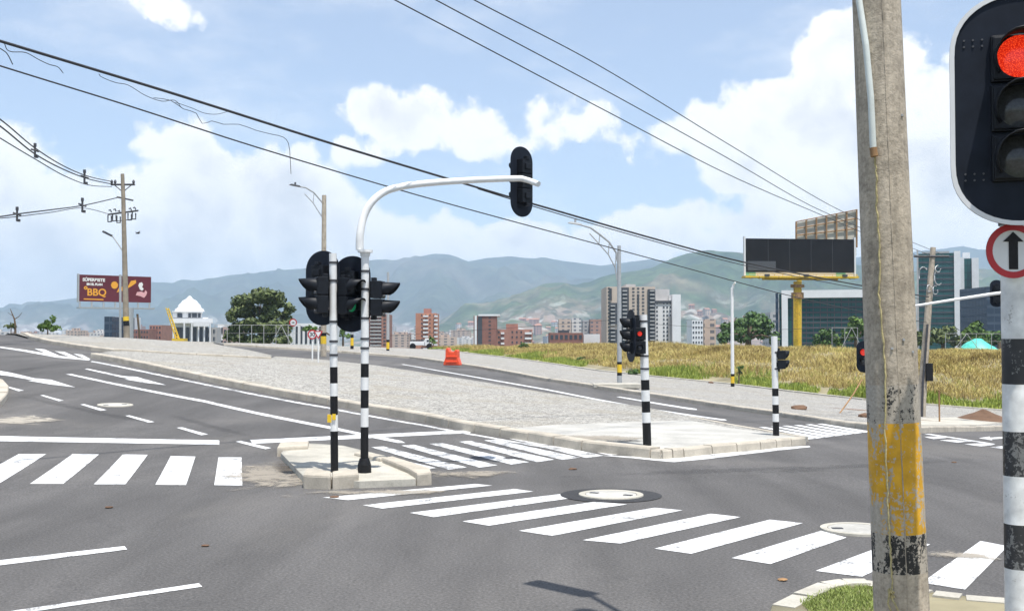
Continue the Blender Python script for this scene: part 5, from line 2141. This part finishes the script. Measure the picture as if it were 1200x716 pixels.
for i in range(22):
    z = 346 + i * 2.4
    lad.bar(SP(934.5, z, -.75) + Vector((-.55, 0, 0)), SP(934.5, z, -.75) + Vector((.15, 0, 0)), .03)
lad.build('ladder', m_yelplain, mast)
# open rear frame of the billboard behind
YK = 186.0
fb = at(985, 405, YK)
fe = empty('open_billboard', fb, 'rusty open billboard frame of posts and pale sheets above the black screen', 'billboard frame')
K = lambda px, py, dy=0.0: at(px, py, YK + dy) - fb
for i in range(7):
    px = 933 + 71 * i / 6
    mb = MB()
    mb.bar(K(px, 260 - 14.5 * i / 6), K(px, 290), .16)
    mb.build('upright', m_rust, fe)
for (a, b_) in ((260, 246), (268, 256), (276, 268)):
    mb = MB()
    mb.bar(K(933, a, .2), K(1004, b_, .2), .10)
    mb.build('rail', m_rust, fe)
mb = MB()
vs = [K(933.5, 261, .4), K(1003.5, 247, .4), K(1003.5, 300, .4), K(933.5, 300, .4)]
vs2 = [v + Vector((0, .05, 0)) for v in vs]
mb.add(vs + vs2, [(3, 2, 1, 0), (4, 5, 6, 7), (0, 1, 5, 4), (1, 2, 6, 5), (2, 3, 7, 6), (3, 0, 4, 7)])
mb.build('back_sheet', simple('faded_sheet', (.50, .47, .40), .8, var=.3, scale=.2), fe)
mb = MB()
mb.bar(K(936.5, 290), K(936.5, 420), .45)
mb.build('mast', m_yelrust, fe)


# ------------------------------------------------------------------ buildings
def facing(e_w):
    return e_w


FRONT = {}


def building(px0, px1, py_t, Y, depth, label, wall, win=None, rows=0, cols=0, name='apartment_tower', base=VALLEY, wfrac=(.5, .5), rz=0.0, cat='building', skip=None, wall_name='wall', vis_bottom=410):
    x0, x1 = at(px0, 400, Y), at(px1, 400, Y)
    ztop = at(px0, py_t, Y).z
    fcx = (x0.x + x1.x) / 2
    c = Vector((fcx - math.sin(rz) * depth / 2, Y + math.cos(rz) * depth / 2, base))
    e = empty(name, c, label, cat, rz=rz)
    FRONT[e.name] = fcx
    wv_, hv_ = x1.x - x0.x, ztop - base
    mb = MB()
    mb.box((0, 0, hv_ / 2), (wv_, depth, hv_))
    wo_ = mb.build(wall_name, wall, e)
    if rows and cols:
        zb = at(px0, vis_bottom, Y).z - base
        ww, wh = wv_ / cols * wfrac[0], (hv_ - zb) / rows * wfrac[1]
        me = None
        for j in range(rows):
            for i in range(cols):
                if skip and skip(i, j):
                    continue
                if me is None:
                    mb = MB()
                    mb.box((0, 0, 0), (ww, .16, wh))
                    o = mb.build('window', win or m_win, e)
                    me = o.data
                else:
                    o = bpy.data.objects.new('window', me)
                    COL.objects.link(o)
                    o.parent = e
                o.location = (-wv_ / 2 + wv_ * (i + .5) / cols, -depth / 2 - .05, hv_ - (hv_ - zb) * (j + .5) / rows)
    return e, wv_, hv_


def addbox(e, name, mat, c, d, bevel=0):
    mb = MB()
    mb.box(c, d)
    return mb.build(name, mat, e, bevel=bevel)


def sub(px, Y, e):
    return at(px, 400, Y).x - FRONT[e.name]


def subz(py, Y, e):
    return at(600, py, Y).z - e.location.z


# white domed building on the left
YD = 330
e, wv_, hv_ = building(203, 243, 372, YD, 40, 'ornate white building with a stepped dome behind the gravel crest', m_fwhite, rz=R(16.5), name='domed_building', base=-20)
k = YD / F
Z = lambda py: subz(py, YD, e)
X = lambda px: sub(px, YD, e)
X2 = X
Z2 = lambda py: subz(py, YD + 20, e)
k2 = (YD + 20) / F
mb = MB()
mb.box((X(225), 0, (Z(373) + Z(379)) / 2), (46 * k, 46, 5.5 * k))
mb.build('cornice', m_fwhite, e)
mb = MB()
mb.box((X(222) - .6, -3, (Z(365.5) + Z(373)) / 2), (33 * k, 34, 7.5 * k))
mb.box((X(222) - .6, -3, Z(365.3)), (35 * k, 35.5, 1.0 * k))
mb.build('upper_storey', m_fwhite, e)
mb = MB()
prof = [(365.5, 17), (362.5, 16), (361.5, 13.5), (358, 12.5), (356.5, 10.5), (353, 8), (351, 4), (347.5, 1.2)]
mb.tube([(X2(222), -3, Z2(a)) for a, _ in prof], [b_ * k2 for _, b_ in prof], 20, smooth=False)
mb.build('dome', m_fwhite, e)
for (px_, w_) in ((211, 5.5), (222, 3), (227.5, 5.5), (233, 3)):
    addbox(e, 'window', m_win, (X(px_), -20.1, Z(369.5)), (w_ * k, .3, 5 * k))
for px_ in (208, 212.5, 220, 228, 235, 241):
    addbox(e, 'window', m_win, (X(px_), -20.1, Z(392)), (4.2 * k, .3, 17 * k))
addbox(e, 'sign_board', m_rim, (X(235), -24.6, Z(380)), (18 * k, .3, 5 * k))
for px_ in (204, 216, 224.5, 232, 238.5, 245):
    mb = MB()
    mb.tube([(X(px_), -23.5, Z(410)), (X(px_), -23.5, Z(378))], .9 * k, 10)
    mb.build('column', m_fwhite, e)
building(243, 254, 384, 340, 20, 'low grey annex right of the white domed building', m_conc2, m_win, 3, 2, name='annex_building', base=-20)
building(255, 262, 380, 345, 20, 'small white house left of the olive tree', m_fwhite, m_win, 2, 2, name='house', base=-20)
building(261, 272, 383, 260, 14, 'pinkish wall block left of the olive tree', simple('facade_pink', (.42, .30, .27), .9), m_win, 2, 2, name='house', base=-20)
building(345, 378, 379, 200, 20, 'low white building with tall dark openings behind the speed sign', m_fwhite, m_win, 1, 6, wfrac=(.45, .75), name='pavilion', base=-15, vis_bottom=406)
# yellow crane boom
cbm = at(212, 405, 300)
ce = empty('crane', cbm, 'yellow crane boom leaning before the white domed building', 'crane')
mb = MB()
q0, q1 = at(209, 400, 300) - cbm, at(196, 361, 300) - cbm
for dx, dy in ((-.5, 0), (.5, 0), (0, .8)):
    mb.bar(q0 + Vector((dx, dy, 0)), q1 + Vector((dx * .6, dy, 0)), .16)
for i in range(12):
    a_, b_ = q0.lerp(q1, i / 12), q0.lerp(q1, (i + 1) / 12)
    s = 1 if i % 2 else -1
    mb.bar(a_ + Vector((.5 * s, 0, 0)), b_ + Vector((-.5 * s, 0, 0)), .12)
mb.build('boom', m_yelplain, ce)
mb = MB()
mb.box((-.5, .5, .2), (3.4, 3, 3.5))
mb.build('cabin', m_yelplain, ce)

building(122, 131, 371, 420, 25, 'dark navy slab tower under the maroon billboard', m_navy_glass, name='office_tower')
building(131.5, 139.5, 371, 430, 25, 'pale narrow tower joined to the navy slab', m_fwhite, name='office_tower')
building(155, 174, 386, 420, 20, 'low brown apartment block right of the tall utility pole', m_brickd, m_win, 4, 6, wfrac=(.5, .4), name='apartment_block')
building(175, 189, 381, 430, 20, 'pinkish brick block left of the yellow crane', m_brick2, m_win, 5, 4, wfrac=(.45, .45), name='apartment_block')

# brick towers behind the road crest
def striped(px0, px1, py_t, Y, d, label, wall, rows, cols, bal, **kw):
    e, wv_, hv_ = building(px0, px1, py_t, Y, d, label, wall, m_win, rows, cols, **kw)
    for (a, b_, mat) in bal:
        zb = subz(410, Y, e)
        me = None
        for j in range(rows):
            z = hv_ - (hv_ - zb) * (j + .75) / rows
            if me is None:
                o = addbox(e, 'balcony', mat, (0, 0, 0), ((b_ - a) * Y / F, 1.2, (hv_ - zb) / rows * .38))
                me = o.data
            else:
                o = bpy.data.objects.new('balcony', me)
                COL.objects.link(o)
                o.parent = e
            o.location = (sub((a + b_) / 2, Y, e), -d / 2 - .62, z)
    return e


striped(429, 453, 368, 420, 20, 'red brick tower with pale balcony bands right of the arm pole', m_brick2, 10, 5, [(434, 447, m_conc2)], wfrac=(.55, .35))
e = striped(487, 511, 367, 520, 22, 'orange brick tower with white balconies behind the white truck', simple('brick_orange', (.44, .19, .11), .9, var=.12, scale=.3), 9, 5, [(496, 502, m_fwhite), (509, 513, m_fwhite)], wfrac=(.3, .35), skip=lambda i, j: i in (0,))
addbox(e, 'roof_block', m_brick2, (0, 0, subz(365, 520, e)), (8 * .4, 8, 3.0))
e = striped(555, 582, 370, 420, 20, 'dark brick tower with a white side strip above the orange barrier', m_brickd, 9, 5, [], wfrac=(.5, .3), skip=lambda i, j: i in (2, 4))
addbox(e, 'side_strip', m_fwhite, (sub(557.5, 420, e), -10.2, subz(392, 420, e)), (2.6 * .325, .5, 44 * .325))
addbox(e, 'dark_strip', m_fdark, (sub(562.5, 420, e), -10.3, subz(391, 420, e)), (5.0 * .325, .5, 40 * .325))
addbox(e, 'roof_slab', m_fwhite, (1.5, 0, subz(369.3, 420, e)), (25 * .325, 20.6, .7))
e = striped(582, 624, 386, 425, 16, 'long low red brick block beside the dark brick tower', m_brick2, 4, 8, [(587, 591, m_fwhite), (615, 623, m_fwhite)], wfrac=(.35, .35), skip=lambda i, j: i in (1, 2, 6))
addbox(e, 'roof_block', m_brick2, (sub(600, 425, e), 0, subz(384, 425, e)), (14 * .33, 8, 3))
building(644, 683, 390, 430, 16, 'low unfinished brown building at the crest of the dry field', m_brickd, m_win, 2, 7, wfrac=(.6, .5), name='unfinished_building')
building(655, 667, 387, 432, 12, 'dark storey on top of the unfinished brown building', m_fdark, name='unfinished_building')
building(684, 703, 391.5, 440, 16, 'low white shed left of the cream tower', m_fwhite, name='shed')
building(655, 669, 374, 900, 20, 'far pale pink apartment slab left of the cream tower', m_far4)
building(670, 681, 373, 910, 20, 'far whitish apartment slab beside the pale pink one', m_far1)
building(683, 690, 375, 920, 20, 'far narrow grey apartment slab', m_far3)
building(692, 709, 374, 905, 20, 'far rosy apartment slab partly behind the cream tower', m_far2)

# cream apartment complex
YC = 400
e, wv_, hv_ = building(711, 768, 336, YC, 24, 'tall cream and charcoal apartment tower behind the lamp with the double arm', m_cream, m_win, 18, 10, wfrac=(.5, .38), skip=lambda i, j: i in (1, 3, 4, 8, 9))
k = YC / F
for (a, b_, py0, py1) in ((714, 724, 355, 380), (714, 724, 386, 405), (728, 737, 337, 405), (759, 768, 339, 405), (747, 749, 345, 405), (714, 717, 338, 352)):
    addbox(e, 'dark_bay', m_fdark, (sub((a + b_) / 2, YC, e), -12.25, (subz(py0, YC, e) + subz(py1, YC, e)) / 2), ((b_ - a) * k, .5, (py1 - py0) * k))
zt = [341 + i * 4.4 for i in range(14)]
me = None
for (a, b_) in ((729, 735), (761, 767), (716, 720)):
    for py_ in zt:
        if a == 716 and py_ < 356:
            continue
        if me is None:
            o = addbox(e, 'balcony', m_conc2, (0, 0, 0), (5.2 * k, 1.1, 1.4 * k))
            me = o.data
        else:
            o = bpy.data.objects.new('balcony', me)
            COL.objects.link(o)
            o.parent = e
        o.location = (sub((a + b_) / 2, YC, e), -13.0, subz(py_, YC, e))
addbox(e, 'roof_slab', m_conc2, (sub(742, YC, e), 2, subz(340, YC, e) + 1.0), (12 * k, 12, 3.0))
e, wv_, hv_ = building(768, 788, 353, YC + 6, 22, 'white apartment block with rows of small dark windows beside the cream tower', m_fwhite, m_win, 12, 5, wfrac=(.5, .42), skip=lambda i, j: i == 1)
addbox(e, 'roof_storey', m_conc2, (0, 2, hv_ + 2.2), (wv_ * .95, 14, 5.0))
addbox(e, 'roof_edge', m_fdark, (0, -11.1, hv_ - .3), (wv_ * 1.02, .5, 1.0))
e, wv_, hv_ = building(788, 798, 345, YC + 3, 18, 'blank white slab tower at the right end of the cream complex', m_fwhite)
addbox(e, 'side_wall', m_conc2, (-wv_ / 2 - .6, .8, hv_ / 2 - 4), (1.1, 16, hv_ - 8))
building(811, 824, 375, 520, 16, 'small white tower with a window grid left of the dark green tree', m_fwhite, m_win, 6, 4, wfrac=(.5, .45))
building(825, 839, 374, 525, 16, 'small sandy tower beside the white gridded one', m_far4, name='apartment_tower')
building(903, 913, 366, 620, 20, 'far lilac grey tower left of the glass office block', m_far3)

# glass office block with white frame
YO = 330
e, wv_, hv_ = building(915, 1032, 344, YO, 30, 'dark glass office block with a thick white frame behind the yellow mast', m_teal_glass, rz=-R(14.5), name='office_building', base=-25, wall_name='curtain_wall')
k = YO / F
addbox(e, 'white_frame', m_fwhite, (sub(975, YO, e), -15.6, subz(344.5, YO, e)), (114 * k, 1.6, 9 * k))
addbox(e, 'white_frame', m_fwhite, (sub(921.5, YO, e), -15.7, subz(380, YO, e)), (7 * k, 1.5, 62 * k))
addbox(e, 'side_glass', m_navy_glass, (sub(914, YO, e) - .4, -12, subz(375, YO, e)), (3 * k, 8, 64 * k))
for i in range(9):
    addbox(e, 'floor_band', m_fdark, (sub(980, YO, e), -15.08, subz(354 + i * 6, YO, e)), (100 * k, .25, .55))
for i in range(13):
    addbox(e, 'mullion', m_fdark, (sub(930 + i * 8, YO, e), -15.12, subz(377, YO, e)), (.22, .3, 54 * k))
mb = text('OFFICE', .1, (0, 0, 0), m_fdark, e)
bpy.data.objects.remove(mb)
# dark glass towers at the right
YT = 520
e, wv_, hv_ = building(1077, 1119, 297, YT, 30, 'tall dark teal glass tower with a white fin behind the leaning pole', m_teal_glass, rz=-R(20), name='office_tower', wall_name='curtain_wall')
k = YT / F
addbox(e, 'white_fin', m_fwhite, (sub(1121, YT, e), -9, (subz(295, YT, e)) / 2), (7 * k, 14, subz(295, YT, e)))
addbox(e, 'grey_edge', m_conc2, (sub(1077.5, YT, e), -15.2, subz(340, YT, e) / 2 + 10), (2.0 * k, .8, subz(340, YT, e) + 18))
for i in range(16):
    addbox(e, 'floor_band', m_fdark, (sub(1098, YT, e), -15.1, subz(301 + i * 6.5, YT, e)), (40 * k, .3, .7))
addbox(e, 'roof_block', m_conc2, (sub(1098, YT, e), 0, hv_ + .6), (30 * k, 16, 1.6))
e, wv_, hv_ = building(1131, 1139, 303, YT + 30, 30, 'narrow dark glass tower between two white fins', m_teal_glass, rz=-R(21), name='office_tower', wall_name='curtain_wall')
k = (YT + 30) / F
addbox(e, 'white_fin', m_fwhite, (sub(1128, YT + 30, e), -10, subz(302, YT + 30, e) / 2), (6 * k, 16, subz(302, YT + 30, e)))
addbox(e, 'white_fin', m_fwhite, (sub(1143, YT + 30, e), -10, subz(303, YT + 30, e) / 2), (7.5 * k, 16, subz(303, YT + 30, e)))
addbox(e, 'roof_block', m_fwhite, (sub(1134, YT + 30, e), -4, subz(299, YT + 30, e)), (8 * k, 10, 3.5))
building(1157, 1186, 336, 430, 26, 'navy office tower half hidden by the near signal pole', m_navy_glass, name='office_tower')
building(1205, 1240, 320, 480, 26, 'grey glass tower beyond the near signal', m_navy_glass, name='office_tower')


# ------------------------------------------------------------------ mountains
def interp(L, px):
    return float(np.interp(px, [a for a, _ in L], [b_ for _, b_ in L]))


def fbm(x, y, o=5, seed=0.0):
    return mnoise.fractal(Vector((x, y, seed)), .9, 2.1, o)


RID_A = [(-500, 380), (-200, 378), (0, 364), (60, 352), (120, 345), (180, 335), (280, 321), (330, 316), (400, 311), (470, 304), (510, 297), (530, 299), (548, 306), (575, 302), (600, 300), (650, 304), (700, 311), (760, 304),
         (830, 308), (900, 311), (1000, 302), (1080, 294), (1130, 288), (1180, 298), (1260, 310), (1500, 330), (1800, 350)]
RID_B = [(380, 404), (440, 394), (500, 383), (520, 374), (544, 359), (579, 355), (609, 344), (635, 333), (652, 330), (676, 333), (690, 331), (717, 321), (763, 314), (785, 304), (806, 296), (830, 293), (860, 295), (910, 299), (950, 301), (1020, 312),
         (1080, 318), (1120, 312), (1170, 316), (1240, 330), (1500, 345), (1800, 370)]


def ridge(name, prof, D, foot, px_lo, px_hi, step, amp, mat, label, seed, back=.35):
    cols = np.arange(px_lo, px_hi + .1, step)
    nr = 34
    vs = []
    for px in cols:
        zc = at(px, interp(prof, px), D).z + fbm(px * .045, 0, 4, seed) * D * .0009
        for i in range(nr + 9):
            if i <= nr:
                s = i / nr
                Y = foot + (D - foot) * s
                d = pxdir(px, 400)
                x = d.x / d.y * Y
                h = s ** 1.25
                spur = mnoise.ridged_multi_fractal(Vector((x / (D * .09), Y / (D * .16), seed)), 1.0, 2.1, 5, 1.0, 2.0) - 1.0
                z = VALLEY - 2 + (zc - VALLEY) * h + amp * spur * (4 * s * (1 - s)) ** .8 * min(1.0, (zc - VALLEY) / 150)
            else:
                s = (i - nr) / 8
                Y = D + D * back * s
                d = pxdir(px, 400)
                x = d.x / d.y * Y
                z = zc + (VALLEY - zc) * s ** 1.2
            vs.append((x, Y, z))
    m = nr + 9
    fs = []
    for j in range(len(cols) - 1):
        for i in range(m - 1):
            a_ = j * m + i
            fs.append((a_, a_ + m, a_ + m + 1, a_ + 1))
    mb = MB()
    mb.add(vs, fs, 0, True)
    o = mb.build(name, mat)
    structure(o, label, 'mountain')
    return vs, cols, m, nr


def hill_mat(name, dark, light, bare, urban, sc):
    m, t, b = base_mat(name)
    p = wpos(t)
    n = t.noise(p, .0028 * sc, 8, .68)
    f = t.noise(p, .018 * sc, 6, .72)
    g = t.noise(p, .0016 * sc, 4, .6)
    c1 = t.ramp(n, [(.36, dark), (.5, tuple((a + b_) / 2 for a, b_ in zip(dark, light))), (.66, light)])
    c2 = t.mix(t.math('MULTIPLY', t.sstep(g, .55, .68), .7), c1, bare)
    c3 = t.mix(.7, c2, t.ramp(f, [(.32, .35), (.5, 1.0), (.68, 1.8)]), 'MULTIPLY')
    s = t.node('ShaderNodeSeparateXYZ')
    t.put(s.inputs[0], p)
    low = t.math('SUBTRACT', 1.0, t.sstep(s.outputs[2], 20, 170))
    town = t.math('MULTIPLY', low, t.sstep(t.noise(p, .004 * sc, 4, .6), .42, .6))
    v = t.node('ShaderNodeTexVoronoi')
    t.put(v.inputs['Vector'], p)
    v.inputs['Scale'].default_value = .05 * sc
    sc_ = t.node('ShaderNodeSeparateColor')
    t.put(sc_.inputs[0], v.outputs['Color'])
    uc = t.ramp(sc_.outputs[0], [(.0, (.10, .08, .07)), (.35, urban), (.7, tuple(x * 1.3 for x in urban)), (.95, (.55, .53, .50))])
    t.put(b.inputs['Base Color'], t.mix(t.math('MULTIPLY', town, .85), c3, uc))
    b.inputs['Roughness'].default_value = 1
    b.inputs['Specular IOR Level'].default_value = 0
    return m


ridge('mountain', RID_A, 7600, 4700, -480, 1700, 7, 210, hill_mat('far_hill', (.03, .042, .032), (.06, .075, .05), (.11, .10, .075), (.22, .18, .16), .6), 'long blue hazy mountain ridge behind the valley', 3.7)
vsB, colsB, mB, nrB = ridge('mountain', RID_B, 4300, 2300, 380, 1700, 5, 85, hill_mat('near_hill', (.018, .040, .016), (.075, .105, .042), (.18, .145, .095), (.28, .20, .165), 1.0), 'nearer green mountain with settlements on its lower slopes', 9.1)

# ------------------------------------------------------------------ the city in the valley and on the lower slopes
protos = []
for mt, (wx, wy, h), nm in ((m_far1, (9, 9, 8), 'house'), (m_far2, (10, 9, 9), 'house'), (m_far4, (9, 8, 7), 'house')):
    mb = MB()
    mb.box((0, 0, h / 2 - 2), (wx, wy, h + 4))
    mb.add([(-wx / 2 - .5, -wy / 2 - .5, h), (wx / 2 + .5, -wy / 2 - .5, h), (wx / 2 + .5, wy / 2 + .5, h), (-wx / 2 - .5, wy / 2 + .5, h), (-wx / 2 - .5, 0, h + 2.2), (wx / 2 + .5, 0, h + 2.2)],
           [(0, 1, 5, 4), (2, 3, 4, 5), (1, 2, 5), (3, 0, 4)], 1)
    protos.append(mb.build(nm, [mt, m_tile]))
used = [False, False, False]
lab = ['tiny pale house among many on the lower slope of the green mountain', 'tiny brick house among many on the lower slope of the green mountain', 'tiny sandy house among many on the lower slope of the green mountain']
grp = ['pale houses on the far slope', 'brick houses on the far slope', 'sandy houses on the far slope']
n_h = 0
while n_h < 210:
    j = random.randrange(len(colsB))
    px = colsB[j]
    if px > 1200:
        continue
    i = random.randint(1, 14)
    x, y, z = vsB[j * mB + i]
    pyy = 395 - (z + 8 - CH) / y * F
    if pyy > 404 or z > 120:
        continue
    if fbm(x * .002, y * .002, 3, 2) < -.15:
        continue
    q = random.choices((0, 1, 2), (3, 4, 3))[0]
    o = protos[q]
    if used[q]:
        o = protos[q].copy()
        COL.objects.link(o)
    used[q] = True
    o.location = (x + random.uniform(-8, 8), y + random.uniform(-20, 20), z)
    o.rotation_euler = (0, 0, random.uniform(-.6, .6))
    sc_ = random.uniform(.8, 1.7)
    o.scale = (sc_, sc_, sc_ * random.uniform(.8, 1.3))
    tag(o, lab[q], 'house', grp[q])
    n_h += 1
# far towers in the valley floor
tp_ = []
for mt in (m_far1, m_far2, m_far3, m_far4):
    mb = MB()
    mb.box((0, 0, 25), (16, 14, 50))
    mb.box((0, 0, 51), (7, 6, 3.0))
    tp_.append(mb.build('far_tower', [mt]))
ut = [False] * 4
lab = ['distant white tower block in the hazy valley', 'distant brick tower block in the hazy valley', 'distant grey tower block in the hazy valley', 'distant sandy tower block in the hazy valley']
grp = ['white towers in the valley', 'brick towers in the valley', 'grey towers in the valley', 'sandy towers in the valley']
spots = []
for _ in range(85):
    u = random.random()
    if u < .45:
        px = random.uniform(-20, 130)
    elif u < .62:
        px = random.uniform(440, 560)
    else:
        px = random.uniform(130, 700)
    spots.append((px, random.uniform(900, 2300)))
for px, Y in spots:
    q = random.choices((0, 1, 2, 3), (5, 2, 2, 3))[0]
    o = tp_[q]
    if ut[q]:
        o = tp_[q].copy()
        COL.objects.link(o)
    ut[q] = True
    pyt = random.uniform(385, 397) - (7 if random.random() < .15 else 0)
    P_ = at(px, pyt, Y)
    h = P_.z - VALLEY
    o.location = (P_.x, Y, VALLEY - 1)
    sx = random.uniform(.8, 1.5)
    o.scale = (sx, sx, max(.3, h / 52))
    o.rotation_euler = (0, 0, random.uniform(-.5, .5))
    tag(o, lab[q], 'tower block', grp[q])

# a bird in flight by the utility pole
bp_ = at(161.5, 273.5, 70)
mb = MB()
mb.tube([(-.16, 0, -.02), (-.05, 0, 0), (.08, 0, .01), (.15, 0, .03)], [.015, .05, .045, .02], 8)
mb.add([(-.04, 0, .02), (.06, 0, .03), (.02, -.32, .12), (-.06, -.3, .11)], [(0, 1, 2, 3)])
mb.add([(-.04, 0, .02), (.06, 0, .03), (.02, .32, .12), (-.06, .3, .11)], [(0, 3, 2, 1)])
o = mb.build('bird', m_black)
o.location = bp_
o.rotation_euler = (0, 0, .8)
tag(o, 'small dark bird flying right of the tall utility pole', 'bird')

# ------------------------------------------------------------------ haze: the valley's air
HD = 1.3e-4
mb = MB()
mb.box((0, 4600, 310), (19000, 11400, 2 * 350))
mb.v = [(x, y, z) for x, y, z in mb.v]
m = bpy.data.materials.new('haze_air')
m.use_nodes = True
m.node_tree.nodes.clear()
t = NT(m.node_tree)
pv = t.node('ShaderNodeVolumePrincipled')
pv.inputs['Color'].default_value = (.62, .79, 1.0, 1)
pv.inputs['Density'].default_value = HD
pv.inputs['Anisotropy'].default_value = .1
ou = t.node('ShaderNodeOutputMaterial')
t.l.new(pv.outputs[0], ou.inputs['Volume'])
m.cycles.homogeneous_volume = True
hz = mb.build('haze', m)
tag(hz, 'pale blue haze filling the valley air', 'haze', kind='stuff')
